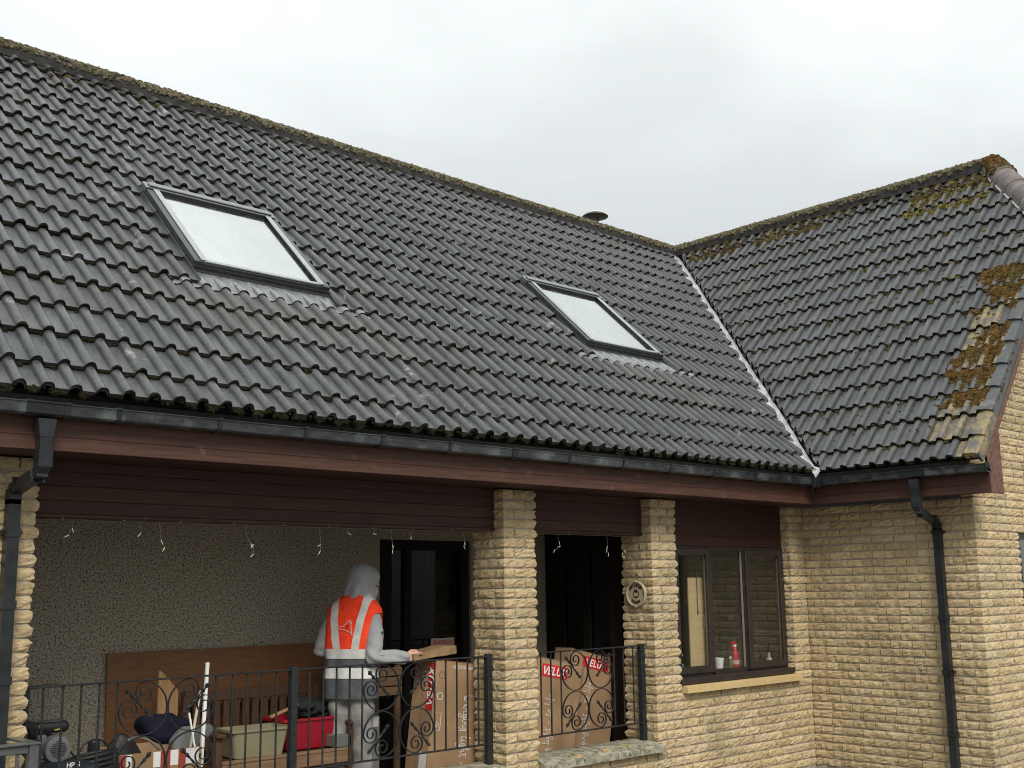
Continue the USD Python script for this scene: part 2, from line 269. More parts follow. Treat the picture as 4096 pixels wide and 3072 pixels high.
def glass(name, tint=(0.8, 0.85, 0.83), add=0.04, rough=0.0, gcol=(1, 1, 1)):
    N = {'t': ('transparent_bsdf', {'color': tint}), 'g': ('glossy_bsdf', {'roughness': rough, 'color': gcol}), 'f': ('layer_weight', {'blend': 0.5}), 'p5': ('math', {'math_type': 'power', 'value2': 5.0}),
         'a': ('math', {'math_type': 'multiply_add', 'value2': 0.9, 'value3': add, 'use_clamp': True}), 'm': ('mix_closure', {})}
    return usdkit.material(stage, f'/World/Looks/{name}', N, [('f.facing', 'p5.value1'), ('p5.value', 'a.value1'), ('a.value', 'm.fac'), ('t.BSDF', 'm.closure1'), ('g.BSDF', 'm.closure2')], surface='m.closure')
GLASS = glass('window_glass', (0.93, 0.95, 0.94), 0.065)
DOOR_GLASS = glass('door_glass', (0.5, 0.52, 0.51), 0.012)
SKYGLASS = usdkit.material(stage, '/World/Looks/coated_roof_glass', {
    'g': ('geometry', {}), 'v': ('voronoi_texture', {'scale': 85.0, 'randomness': 1.0}), 'm': ('map_range', {'from_min': 0.0, 'from_max': 0.28, 'to_min': 1.0, 'to_max': 0.0, 'clamp': True}),
    'n': ('noise_texture', {'scale': 5.0, 'detail': 4.0}), 'mn': ('map_range', {'from_min': 0.42, 'from_max': 0.62, 'to_min': 0.0, 'to_max': 1.0, 'clamp': True}), 'mu': ('math', {'math_type': 'multiply'}),
    'b': ('bump', {'strength': 0.5, 'distance': 0.004}),
    'gl': ('glossy_bsdf', {'roughness': 0.04, 'color': (0.715, 0.735, 0.725)}), 'd': ('diffuse_bsdf', {'color': (0.02, 0.022, 0.022)}), 'x': ('mix_closure', {'fac': 0.82})},
    [('g.position', 'v.vector'), ('v.distance', 'm.value'), ('g.position', 'n.vector'), ('n.fac', 'mn.value'), ('m.result', 'mu.value1'), ('mn.result', 'mu.value2'), ('mu.value', 'b.height'), ('b.normal', 'gl.normal'), ('d.BSDF', 'x.closure1'), ('gl.BSDF', 'x.closure2')], surface='x.closure')
BLACK = mat('black_plastic', (0.012, 0.012, 0.013), 0.45)
RUBBER = mat('black_rubber', (0.014, 0.014, 0.014), 0.6)
DARKWOOD = wood('dark_door_wood', (0.008, 0.006, 0.005), (0.014, 0.010, 0.008), (9, 9, 0.4), rough=0.7, spec=0.12)
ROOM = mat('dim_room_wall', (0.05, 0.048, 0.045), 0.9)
DECK = mat('roofing_felt', (0.012, 0.012, 0.012), 0.95, 0.1)
GROUND = mat('gravel', (0.16, 0.15, 0.135), 0.95, 0.2, col2=(0.27, 0.255, 0.23), scale=3, col3=(0.09, 0.085, 0.08), scale3=60, lo3=0.5, hi3=0.65, bump=0.5, bscale=80, bdist=0.01)
SLAB = mat('concrete_slab', (0.20, 0.19, 0.17), 0.9, 0.2, col2=(0.28, 0.27, 0.245), scale=5)
CARD = mat('brown_cardboard', (0.28, 0.175, 0.095), 0.8, 0.25, col2=(0.34, 0.215, 0.12), scale=5, bump=0.1, bscale=25, bdist=0.003)
CARD_D = mat('worn_cardboard', (0.20, 0.125, 0.065), 0.85, 0.2, col2=(0.30, 0.195, 0.105), scale=12)
CARD_E = mat('box_edge_tape', (0.22, 0.125, 0.07), 0.6)
RED_LABEL = mat('red_label', (0.50, 0.022, 0.022), 0.5)
WHITE = mat('white_print', (0.75, 0.74, 0.72), 0.6)
PAPER = mat('white_paper', (0.62, 0.63, 0.63), 0.7, col2=(0.70, 0.70, 0.70), scale=20)
INK = mat('black_ink', (0.02, 0.02, 0.02), 0.6)
print('materials done')

# ------------------------------------------------------------------ dimensions of the house (metres; the front face of the piers is y = 0, the wing wall is x = 0)
EO, EZ, RD, RH_, RW = 0.4428, 2.7857, 4.0592, 3.6957, 3.1564      # eave overhang, eave height, ridge depth, ridge rise, wing ridge offset
TILT = -0.0044
Q, GA, GW, S0, T0 = 0.1472, 0.3338, 0.3101, -0.0902, -0.0776      # roll spacing, courses
SL1, SL2 = math.hypot(RD, RH_), math.hypot(RW, RH_)
YV = -2.06                                                          # verge of the wing
LA = -1.0737                                                        # end of the wing's ridge
c1, s1 = RD/SL1, RH_/SL1; c2, s2 = RW/SL2, RH_/SL2
def main_pt(u, s, h):
    u, s, h = np.broadcast_arrays(np.asarray(u, float), s, h)
    return np.stack([u, -EO + s*c1 - h*s1, EZ + s*(RH_ + TILT*u)/SL1 + h*c1], -1)
def wing_pt(u, s, h):      # u runs towards the viewer: y = -u
    u, s, h = np.broadcast_arrays(np.asarray(u, float), s, h)
    return np.stack([-EO + s*c2 - h*s2, -u, EZ + s*s2 + h*c2], -1)
def in_view(p):
    d = np.asarray(p, float) - CAM; z = d @ FWD
    return (np.abs((d @ RGT)/z) < 0.47) & (np.abs((d @ UPV)/z) < 0.36) & (z > 0)
XL = -9.3                                                           # the house goes on to here at the left

ground = obj('ground', box(-150, 150, -150, 150, -0.3, 0.0), GROUND, None, 'pale gravel ground in front of the house', 'ground', kind='structure')
obj('porch_floor', box(XL, -2.05, -0.05, 1.38, 0.004, 0.15), SLAB, None, 'grey concrete floor of the recessed porch', 'floor', kind='structure')

house = node('house', None, 'sandy split-stone brick house with a dark tiled L-shaped roof and recessed porch', 'house')

# ------------------------------------------------------------------ roof tiles
def tile_mesh(w, length, step, thick=0.02, under=0.004):
    """double-roll tile: u 0..w, s 0..length, two rolls; the lower edge lies step above the course below"""
    prof = [(0.0, 0.0)]
    def rollp(c, r=0.033, h=0.037):
        return [(c - r - 0.002, 0.0)] + [(c - r*math.cos(a), h*math.sin(a)) for a in np.linspace(0.16, math.pi-0.16, 8)] + [(c + r + 0.002, 0.0)]
    prof += rollp(w*0.5 - 0.037) ; r2 = rollp(w - 0.038)
    prof += r2[:-1] + [(w, 0.006)]
    prof = np.array(prof); n = len(prof)
    ss = [0.0, length]
    V, F = [], []
    def strip(A, B):
        k = sum(len(v) for v in V); m = len(A); V.extend([A, B])
        for i in range(m-1): F.extend([[k+i, k+i+1, k+m+i+1], [k+i, k+m+i+1, k+m+i]])
    def row(s, dz, off=0.0): return np.stack([prof[:, 0], np.full(n, s), prof[:, 1] + dz + off], 1)
    hb, ht = step, under
    strip(row(0, hb), row(length, ht))                               # top surface
    lipA = row(0, hb, -thick); lipB = row(0, hb); lipA[:, 1] += 0.004
    strip(lipA, lipB)                                                # lower edge
    strip(row(0.12, hb*0.7, -thick), lipA)                           # a little of the underside
    right = np.array([[w, 0, hb + 0.006], [w, length, ht + 0.006]]); rb = right - [0, 0, 0.012]
    strip(rb[::-1], right[::-1])                                     # side edge at the lap
    return np.vstack(V), np.array(F)
TW = 2*Q
T_MAIN = tile_mesh(TW - 0.002, GA + 0.075, 0.038, 0.026); T_WING = tile_mesh(TW - 0.002, GW + 0.075, 0.038, 0.026)
def cut(v, f, planes):
    """keeps the part of the mesh in front of each (origin, normal)"""
    for o, n in planes:
        v2 = (v - o) @ n
        if (v2 >= 0).all(): continue
        if (v2 <= 0).all(): return None
        r = trimesh.intersections.slice_faces_plane(v, f, np.asarray(n, float), np.asarray(o, float))
        v, f = r[0], r[1]
        if len(f) == 0: return None
    return v, f
# the valley in plan: from (-EO, -EO) to (RW-EO, RD-EO)
vdir = np.array([RW, RD]); vdir = vdir/np.linalg.norm(vdir)
nm = np.array([-vdir[1], vdir[0], 0.0]); nw = -nm                    # towards the main roof / the wing roof
VO = np.array([-EO, -EO, 0.0])
vent = []
LIGHTS = [(-6.285, -5.140, 1.77, 3.00), (-2.225, -1.095, 1.77, 2.98)]   # roof windows: u0, u1, s0, s1
ROWBASE = lambda n: S0 + n*GA if n else 0.0
main_tiles = []
U_FIRST = -2.4424 + 0.038 - TW                                       # a tile ends at a roll centre seen at u = -2.4424
for n in range(0, 17):
    s = ROWBASE(n); nxt = S0 + (n+1)*GA
    for k in range(-24, 20):
        u = U_FIRST + k*TW + rng.normal(0, 0.0012)
        if u + TW < XL or u > -EO + (s+0.4)*c1*RW/RD + 0.1: continue
        v, f = T_MAIN; v = v.copy()
        L = (nxt - s) + 0.075
        v[:, 1] *= L/(GA + 0.075)
        if n == 16: v[:, 1] = np.minimum(v[:, 1], SL1 - s - 0.02)
        v[:, 1] += s + rng.normal(0, 0.0025); v[:, 2] += rng.normal(0, 0.0015) + (v[:, 0]-TW/2)*rng.normal(0, 0.006) - 0.030*(n == 0)*0
        pieces = []
        loc = v + [u, 0, 0]
        hit = [q for q in LIGHTS if u + TW > q[0] - 0.02 and u < q[1] + 0.02 and s + L > 1.60 and s < q[3] + 0.02 and n >= 5]
        if hit:
            q = hit[0]; a, b = q[0] - 0.012, q[1] + 0.012; top = q[3] + 0.012
            pieces = [[(np.array([a, 0, 0]), np.array([-1.0, 0, 0]))], [(np.array([b, 0, 0]), np.array([1.0, 0, 0]))],
                      [(np.array([a, 0, 0]), np.array([1.0, 0, 0])), (np.array([b, 0, 0]), np.array([-1.0, 0, 0])), (np.array([0, top, 0]), np.array([0, 1.0, 0]))]]
            got = [cut(loc, f, p) for p in pieces]; got = [g for g in got if g is not None]
            if not got: continue
            loc, ff = cat(*got)
        else: ff = f
        P = main_pt(loc[:, 0], loc[:, 1], loc[:, 2])
        r = cut(P, ff, [(VO + nm*0.055, nm)])
        if r is None: continue
        warm = any(q[0]-0.1 < u + TW/2 < q[1]+0.35 and n in (3, 4) for q in LIGHTS) and rng.random() < 0.8
        main_tiles.append((r, n, u, TILE_WARM if warm else TILE[rng.integers(len(TILE))]))
wing_tiles = []
NW = 16
U_W = 1.3642 - (TW*0.5 - 0.037)
for n in range(0, NW):
    s = T0 + n*GW if n else 0.0; nxt = T0 + (n+1)*GW
    for k in range(-26, 4):
        u = U_W + k*TW + rng.normal(0, 0.0012)
        u_val = EO - s*c2*RD/RW
        if u + TW < u_val - 0.9 or u > -YV - 0.02: continue
        v, f = T_WING; v = v.copy(); L = (nxt - s) + 0.075
        v[:, 1] *= L/(GW + 0.075)
        if n == NW-1: v[:, 1] = np.minimum(v[:, 1], SL2 - s - 0.02)
        v[:, 1] += s + rng.normal(0, 0.0025); v[:, 2] += rng.normal(0, 0.0015) + (v[:, 0]-TW/2)*rng.normal(0, 0.008)
        P = wing_pt(v[:, 0] + u, v[:, 1], v[:, 2])
        hipn = np.array([-1.0, 1.0, 0.0])/math.sqrt(2)
        r = cut(P, f, [(VO + nw*0.035, nw), (np.array([0, YV - 0.012, 0]), np.array([0, 1.0, 0])), (np.array([RW-EO, LA, 0]) , hipn)])
        if r is None: continue
        edge = u + TW > 1.72 - 0.1
        m = TILE_L if (u + TW > 1.62 and n < 8 and rng.random() < 0.85) else TILE_W[rng.integers(len(TILE_W))]
        wing_tiles.append((r, n, u, m))
def place_tiles(part, tiles):
    size = []
    for (v, f), n, u, m in tiles:
        c = v.mean(0); size.append((1.0 if in_view(c) else 0.0)/((c-CAM) @ FWD)**2)
    order = np.argsort(-np.array(size), kind='stable'); rest = []
    for rank, i in enumerate(order):
        (v, f), n, u, m = tiles[i]
        if rank < 300 and size[i] > 0: obj('tile', (v, f), m, part, smooth=42)
        else: rest.append((v, f))
    if rest: obj('far_tile', cat(*rest), TILE[1], part, kind='stuff', smooth=42)
    print('tiles', len(tiles), 'rest', len(rest))
main_roof = node('main_roof', house); place_tiles(main_roof, main_tiles)
wing_roof = node('wing_roof', house); place_tiles(wing_roof, wing_tiles)
# boarding under the tiles and the slopes that face away
def quad(a, b, c, d, t=0.03):
    p = np.array([a, b, c, d], float); n = np.cross(p[1]-p[0], p[3]-p[0]); n /= np.linalg.norm(n); n = n if n[2] > 0 else -n
    return ribbon_prism(p, -n, t)
RZ = EZ + RH_
rx = RW - EO; ry = RD - EO
deck = [quad(main_pt(XL, 0.03, -0.012), main_pt(-EO, 0.03, -0.012), [rx, ry, RZ-0.012], main_pt(XL, SL1, -0.012)),
        quad(wing_pt(-YV-0.03, 0.03, -0.012), wing_pt(EO, 0.03, -0.012), [rx, ry, RZ-0.012], [rx, YV+0.03, RZ-0.012])]
deck[1] = cut(*deck[1], [(np.array([rx, LA+0.05, 0]), np.array([-1.0, 1.0, 0])/math.sqrt(2))])
obj('roof_deck', deck[0], DECK, main_roof); obj('roof_deck', deck[1], DECK, wing_roof)
hz = RZ - (LA - YV)*math.tan(math.radians(49.5)); hx = rx - (LA - YV)
obj('back_slope', quad([XL, 2*ry+EO, EZ], [XL, ry, RZ+0.012], [rx, ry, RZ+0.012], [rx+RW, 2*ry+EO, EZ]), TILE[1], main_roof)
obj('far_slope', quad([rx+RW, YV, EZ], [rx+RW, 2*ry+EO, EZ], [rx, ry, RZ+0.012], [rx, LA, RZ+0.012]), TILE[1], wing_roof)
obj('hip_slope', ribbon_prism(np.array([[hx, YV, hz], [2*rx-hx, YV, hz], [rx, LA, RZ]]), [0, 0, -1.0], 0.03), TILE_W[0], wing_roof)
# ridge and hip tiles
def half_round(p0, p1, r, drop, over=0.012):
    p0, p1 = np.asarray(p0, float), np.asarray(p1, float); d = (p1-p0)/np.linalg.norm(p1-p0)
    side = np.cross(d, [0, 0, 1.0]); side /= np.linalg.norm(side); upv = np.cross(side, d)
    a = np.linspace(-0.12*math.pi, 1.12*math.pi, 13)
    ring = np.array([[math.cos(t)*r, math.sin(t)*r*0.85] for t in a]); ring[0] = [r*0.98, -drop]; ring[-1] = [-r*0.98, -drop]
    V, F = [], []
    for k, (p, g) in enumerate(((p0, 1.0), (p1, 0.97))):
        V.append(p + (ring[:, :1]*side + ring[:, 1:]*upv)*g)
    inn = p0 + (ring[:, :1]*side + ring[:, 1:]*upv)*0.86; V.append(inn)
    m = len(ring)
    for i in range(m-1):
        F += [[i, i+1, m+i+1], [i, m+i+1, m+i], [2*m+i, i+1, i], [2*m+i, 2*m+i+1, i+1]]
    return np.vstack(V), np.array(F)
RIDGE = mat('ridge_tile', (0.022, 0.021, 0.021), 0.85, 0.2, col2=(0.045, 0.043, 0.041), scale=12, bump=0.4, bscale=60, bdist=0.004)
HIPT = mat('hip_tile', (0.10, 0.085, 0.08), 0.8, 0.3, col2=(0.17, 0.15, 0.145), scale=9, col3=(0.36, 0.33, 0.31), scale3=10, lo3=0.66, hi3=0.78, fac3=0.5, bump=0.4, bscale=60, bdist=0.004)
ridge_z = lambda x: EZ + RH_ + TILT*x
x = XL
while x < rx - 0.05:
    x1 = min(x + 0.45, rx); obj('ridge_tile', half_round([x, ry, ridge_z(x) + 0.008 + rng.normal(0, .003)], [x1, ry, ridge_z(x1) + 0.008], 0.125, 0.075), RIDGE, main_roof, smooth=True); x += 0.45
y = ry - 0.05
while y > LA:
    y1 = max(y - 0.45, LA); obj('ridge_tile', half_round([rx, y, RZ + 0.008 + rng.normal(0, .003)], [rx, y1, RZ + 0.008], 0.125, 0.075), RIDGE, wing_roof, smooth=True); y -= 0.45
hp0, hp1 = np.array([rx, LA, RZ + 0.02]), np.array([hx, YV, hz + 0.02]); hl = np.linalg.norm(hp1-hp0); t = 0.0
while t < hl - 0.02:
    a, b = hp0 + (hp1-hp0)*t/hl, hp0 + (hp1-hp0)*min(t + 0.42, hl)/hl
    obj('hip_tile', half_round(b + [0, 0, 0.012], a - [0, 0, 0.004], 0.135, 0.08), HIPT, wing_roof, smooth=True); t += 0.40
MORT_L = mat('pale_mortar', (0.42, 0.41, 0.39), 0.9, 0.2, col2=(0.55, 0.54, 0.52), scale=30, bump=0.5)
sd = np.cross((hp1-hp0)/hl, [0, 0, 1.0]); sd /= np.linalg.norm(sd); sd = sd if sd[0] < 0 else -sd
obj('hip_mortar', tube([hp0 + sd*0.132 - [0, 0, 0.075], hp1 + sd*0.132 - [0, 0, 0.075]], 0.014, 6), MORT_L, wing_roof)
# turned-down verge flanges
for n in range(0, NW):
    s = T0 + n*GW if n else 0.0; nxt = T0 + (n+1)*GW + 0.06
    if s > (hz - EZ)/s2 + 0.1: break
    e = min(nxt, (hz - EZ)/s2 + 0.12)
    yv = YV - 0.012
    uc = -yv - 0.075
    sec = [(uc + 0.075*math.sin(t), 0.030 + 0.042*math.cos(t)) for t in np.linspace(-0.95, 1.45, 9)] + [(-yv + 0.001, -0.048), (-yv - 0.016, -0.048), (-yv - 0.018, 0.004), (uc - 0.055, 0.004)]
    A = np.array([wing_pt(u_, s - 0.004, h_ + 0.004) for u_, h_ in sec]); B = np.array([wing_pt(u_, e, h_ - 0.020) for u_, h_ in sec]); m = len(sec)
    V = np.vstack([A, B, A.mean(0, keepdims=True), B.mean(0, keepdims=True)]); F = []
    for i in range(m): j = (i+1) % m; F += [[i, m+j, j], [i, m+i, m+j], [2*m, i, j], [2*m+1, m+j, m+i]]
    obj('verge_tile', (V, np.array(F)), TILE_L if n < 2 else TILE_W[n % 4], wing_roof, smooth=40)

# the valley: crinkled silver tape
tv = np.linspace(0.0, 1.0, 150); g = np.random.default_rng(3); V = []
off = np.array([0.105, 0.072, 0.04, 0.012, -0.016, -0.036]); hgt = np.array([0.030, 0.062, 0.072, 0.066, 0.055, 0.020])
for i, a in enumerate(tv):
    p = np.array([-EO + a*RW, -EO + a*RD, EZ + a*RH_]); wob = meshkit.noise(np.array([[a*70, 0, 0], [a*70, 5, 0], [a*26, 9, 3]]))
    row = []
    for k in range(6):
        o = off[k]*(1 + 0.15*(wob[0]-0.5)) + (wob[2]-0.5)*0.014
        q = p + np.array([-vdir[1], vdir[0], 0])*o
        h_loc = abs(o)*0.62 + hgt[k]*(0.80 + 0.35*meshkit.noise(np.array([[a*90, k*1.7, 2.0]]))[0])
        q[2] += h_loc*0.8
        row.append(q)
    V.append(row)
V = np.array(V).reshape(-1, 3); F = []
for i in range(len(tv)-1):
    for k in range(5): F.append([i*6+k, i*6+k+1, (i+1)*6+k+1]); F.append([i*6+k, (i+1)*6+k+1, (i+1)*6+k])
obj('valley_flashing', (V, np.array(F)), VALLEY, main_roof, smooth=True)
tip = np.array([-EO, -EO, EZ])
obj('valley_spout', (np.array([tip + [-0.075, 0.02, 0.05], tip + [0.03, -0.075, 0.05], tip + [0.03, 0.04, 0.07], tip + [-0.03, -0.03, -0.05], tip + [-0.045, -0.02, -0.01], tip+[-0.01, -0.05, -0.01]]),
     np.array([[0, 4, 2], [4, 3, 2], [3, 5, 2], [5, 1, 2], [4, 5, 3], [4, 2, 5]])), VALLEY, main_roof)

# ------------------------------------------------------------------ roof windows
def slab_on_roof(u0, u1, s0, s1_, h0, h1, ch=0.004):
    v, f = box(u0, u1, s0, s1_, h0, h1, ch); return main_pt(v[:, 0], v[:, 1], v[:, 2]), f
for (u0, u1, sa, sb) in LIGHTS:
    w = node('roof_window', house)
    bt, H = 0.075, 0.095
    for a_, b_ in ((u0, u0+bt), (u1-bt, u1)): obj('frame', slab_on_roof(a_, b_, sa, sb-0.113, -0.02, H), ALU_DARK, w)
    for a_, b_ in ((u0+0.052, u0+bt+0.026), (u1-bt-0.026, u1-0.052)): obj('side_cover', slab_on_roof(a_, b_, sa+0.018, sb-0.105, H+0.001, H+0.009, 0.002), ALU_L, w)
    obj('bottom_rail', slab_on_roof(u0+bt, u1-bt, sa+0.002, sa+0.055, -0.02, H-0.010), ALU_DARK, w); obj('glazing_strip', slab_on_roof(u0+bt+0.028, u1-bt-0.028, sa+0.055, sa+0.078, 0.02, H-0.014, 0.002), BLACK, w)
    obj('bottom_bead', slab_on_roof(u0+bt+0.002, u1-bt-0.002, sa+0.012, sa+0.046, H-0.009, H+0.004, 0.003), ALU_L, w)
    obj('top_cover', cat(slab_on_roof(u0-0.004, u1+0.004, sb-0.100, sb, -0.02, H+0.010), slab_on_roof(u0+0.03, u1-0.03, sb-0.080, sb-0.02, H+0.0105, H+0.024, 0.006)), ALU, w)
    obj('pane', slab_on_roof(u0+bt-0.01, u1-bt+0.01, sa+0.05, sb-0.098, H-0.050, H-0.020, 0.0), SKYGLASS, w)
    obj('window_box', slab_on_roof(u0+bt, u1-bt, sa+0.056, sb-0.112, -0.2, H-0.056, 0.0), BLACK, w)
    for a_, b_ in ((u0-0.016, u0-0.002), (u1+0.002, u1+0.016)): obj('side_gutter', slab_on_roof(a_, b_, 1.60, sb-0.1, -0.01, 0.05, 0.002), ALU_DARK, w)
    obj('cover_underside', slab_on_roof(u0+bt-0.002, u1-bt+0.002, sb-0.1035, sb-0.1005, H-0.06, H+0.006), BLACK, w)
    # corrugated apron dressed over the rolls below
    ua, ub = u0 - 0.27, u1 + 0.27; NU, NS = 420, 7; U = np.linspace(ua, ub, NU)
    def tile_h(u, s):
        n = max(0, math.floor((s - S0)/GA)); s_n = S0 + n*GA; frac = (s - s_n)/(GA + 0.075)
        base = 0.038*(1-frac) + 0.004*frac
        t = np.mod(u - U_FIRST, TW); hh = np.zeros_like(t)
        for c in (TW*0.5 - 0.038, TW - 0.039): d = (t-c)/0.037; hh = np.maximum(hh, 0.037*np.sqrt(np.clip(1-d*d, 0, 1)))
        return base + hh
    V = []
    for j, fr in enumerate(np.linspace(0, 1, NS)):
        inside = (U > u0 - 0.02) & (U < u1 + 0.02)
        low = 1.505 + 0.012*np.sin(U*2*np.pi/Q) + 0.004*np.sin(U*31)
        top = np.where(inside, sa + 0.004, 1.585)
        s = low + (top - low)*fr
        hh = np.array([tile_h(np.array([u_]), min(s_, 1.572))[0] for u_, s_ in zip(U, s)]) + 0.007 + 0.0035*np.abs(np.sin(U*np.pi/0.0125))*(1-0.4*fr)
        flat = np.full(NU, 0.03); blend = np.where(inside, np.clip((fr-0.25)/0.6, 0, 1), 0)
        V.append(main_pt(U, s, hh*(1-blend) + flat*blend))
    V = np.array(V).reshape(-1, 3); i, j = np.meshgrid(np.arange(NU-1), np.arange(NS-1), indexing='ij')
    q = np.stack([j*NU+i, j*NU+i+1, (j+1)*NU+i+1, (j+1)*NU+i], -1).reshape(-1, 4)
    obj('apron_flashing', (V, q), LEAD, w, smooth=True)
    obj('apron_upstand', cat(slab_on_roof(u0-0.01, u1+0.01, sa-0.045, sa+0.001, 0.03, 0.036, 0.0), slab_on_roof(u0-0.01, u1+0.01, sa-0.012, sa+0.001, 0.03, 0.062, 0.0)), ALU_DARK, w)

# flue cowl on the ridge
cw = node('flue_cowl', house); cx, cy = 1.14, 3.72
obj('cap', tf(lathe([(0.0, 0.105), (0.07, 0.10), (0.145, 0.078), (0.182, 0.05), (0.178, 0.042), (0.12, 0.03), (0.0, 0.022)], 32), t=(cx, cy, RZ + 0.215)), mat('cowl_metal', (0.035, 0.033, 0.03), 0.5, metallic=0.3), cw, smooth=True)
obj('cap_top', tf(lathe([(0.0, 0.02), (0.06, 0.018), (0.075, 0.0), (0.0, -0.01)], 24), t=(cx, cy, RZ + 0.318)), PAPER, cw, smooth=True)
for a in (0.3, 2.4, 4.5): obj('stay', tube([[cx+0.07*math.cos(a), cy+0.07*math.sin(a), RZ+0.08], [cx+0.075*math.cos(a), cy+0.075*math.sin(a), RZ+0.25]], 0.006, 6), BLACK, cw)
obj('collar', tf(lathe([(0.0, 0.1), (0.095, 0.1), (0.11, 0.09), (0.11, 0.0), (0.14, -0.12)], 24), t=(cx, cy, RZ + 0.03)), LICHEN, cw, smooth=True)

# ------------------------------------------------------------------ moss
def on_roof(fn, u, s, h, nrm): return fn(u, s, h)
g = np.random.default_rng(11)
def lip_moss(fn, rows, base, u_rng, normal, dens, hide, seed, rr=(0.010, 0.021)):
    C, R, F = [], [], []
    for n in rows:
        s = base(n); u0, u1 = u_rng(s)
        if u1 <= u0: continue
        cnt = int((u1-u0)*dens)
        u = g.uniform(u0, u1, cnt); keep = meshkit.noise(np.stack([u*2.3, np.full(cnt, n*3.1), np.full(cnt, seed)], 1)) + 0.25*g.random(cnt) > 0.38
        u = u[keep]; t = np.mod(u - (U_FIRST if fn is main_pt else U_W), TW)
        hh = np.zeros_like(t)
        for c in (TW*0.5 - 0.038, TW - 0.039): d = (t-c)/0.036; hh = np.maximum(hh, 0.034*np.sqrt(np.clip(1-d*d, 0, 1)))
        pan = hh < 0.004
        r = np.where(pan, g.uniform(rr[0], rr[1], len(u)), g.uniform(rr[0]*0.55, rr[0]*0.9, len(u)))
        sv = s + g.uniform(-0.016, 0.004, len(u)); hv = np.where(pan, 0.008 + 0.012*g.random(len(u)), 0.012 + hh*0.8)
        m = ~hide(u, sv)
        C.append(fn(u[m], sv[m], hv[m])); R.append(r[m]); F.append(g.uniform(0.6, 1.0, m.sum()))
    C, R, F = np.vstack(C), np.concatenate(R), np.concatenate(F)
    return blobs(C, normal, R, F, seed, 0.4)
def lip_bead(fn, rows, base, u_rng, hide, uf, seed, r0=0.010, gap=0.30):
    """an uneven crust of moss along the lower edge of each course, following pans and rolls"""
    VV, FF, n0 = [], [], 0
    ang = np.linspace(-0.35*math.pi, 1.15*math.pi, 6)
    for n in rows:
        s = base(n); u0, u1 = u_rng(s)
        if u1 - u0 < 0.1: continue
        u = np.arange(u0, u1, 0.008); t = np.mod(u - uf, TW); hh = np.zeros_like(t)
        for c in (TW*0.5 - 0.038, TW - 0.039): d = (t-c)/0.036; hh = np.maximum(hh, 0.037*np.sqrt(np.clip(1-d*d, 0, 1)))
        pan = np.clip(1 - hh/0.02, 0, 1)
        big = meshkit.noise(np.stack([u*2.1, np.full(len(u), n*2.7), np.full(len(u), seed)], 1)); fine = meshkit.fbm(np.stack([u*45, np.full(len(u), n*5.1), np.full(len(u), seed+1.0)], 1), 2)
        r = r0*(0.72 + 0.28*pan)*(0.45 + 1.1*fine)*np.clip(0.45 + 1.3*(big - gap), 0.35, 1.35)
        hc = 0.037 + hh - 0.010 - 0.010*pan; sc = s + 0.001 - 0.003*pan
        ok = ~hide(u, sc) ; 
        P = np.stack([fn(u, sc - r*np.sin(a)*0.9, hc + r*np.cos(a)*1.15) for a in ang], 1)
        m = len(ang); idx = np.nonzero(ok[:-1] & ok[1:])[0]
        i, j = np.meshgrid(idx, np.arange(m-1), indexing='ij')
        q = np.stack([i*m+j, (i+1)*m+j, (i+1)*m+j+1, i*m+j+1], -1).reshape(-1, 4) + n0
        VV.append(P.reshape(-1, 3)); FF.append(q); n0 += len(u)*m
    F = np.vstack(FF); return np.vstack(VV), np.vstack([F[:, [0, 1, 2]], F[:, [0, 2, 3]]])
def hide_main(u, s):
    h = np.zeros(len(u), bool)
    for (u0, u1, sa, sb) in LIGHTS: h |= (u > u0-0.02) & (u < u1+0.02) & (s > 1.5) & (s < sb+0.02)
    return h
N1, N2 = np.array([0, -s1, c1]), np.array([-s2, 0, c2])
vx = lambda s: -EO + s*c1*RW/RD - 0.09
obj('roof_moss', lip_moss(main_pt, range(1, 17), ROWBASE, lambda s: (XL+0.9, vx(s)), N1, 24, hide_main, 21), MOSS_DARK, None, 'dark moss along the lower edges of the main roof tiles', 'moss', kind='stuff')
obj('roof_moss', lip_moss(main_pt, [0], ROWBASE, lambda s: (XL+0.9, vx(s)), N1, 55, hide_main, 25, (0.014, 0.026)), MOSS_DARK, None, 'thick dark moss hanging along the main roof eave above the gutter', 'moss', kind='stuff')
wbase = lambda n: T0 + n*GW if n else 0.0
nohide = lambda u, s: np.zeros(len(u), bool)
wu = lambda s: (EO - s*c2*RD/RW + 0.1, min(-YV - 0.05, -LA + (SL2 - s)*c2 + 0.0 if s > (hz-EZ)/s2 else -YV - 0.05))
obj('roof_moss', lip_moss(wing_pt, range(1, NW), wbase, wu, N2, 34, nohide, 22), MOSS_MIX, None, 'brown and green moss along the tile edges of the wing roof', 'moss', kind='stuff')
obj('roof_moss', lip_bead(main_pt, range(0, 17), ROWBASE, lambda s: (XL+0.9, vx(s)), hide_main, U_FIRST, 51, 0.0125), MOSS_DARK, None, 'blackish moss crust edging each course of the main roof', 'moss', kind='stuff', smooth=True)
obj('roof_moss', lip_bead(wing_pt, range(0, NW), wbase, wu, nohide, U_W, 52, 0.0125), MOSS_DARK, None, 'blackish moss crust edging each course of the wing roof', 'moss', kind='stuff', smooth=True)
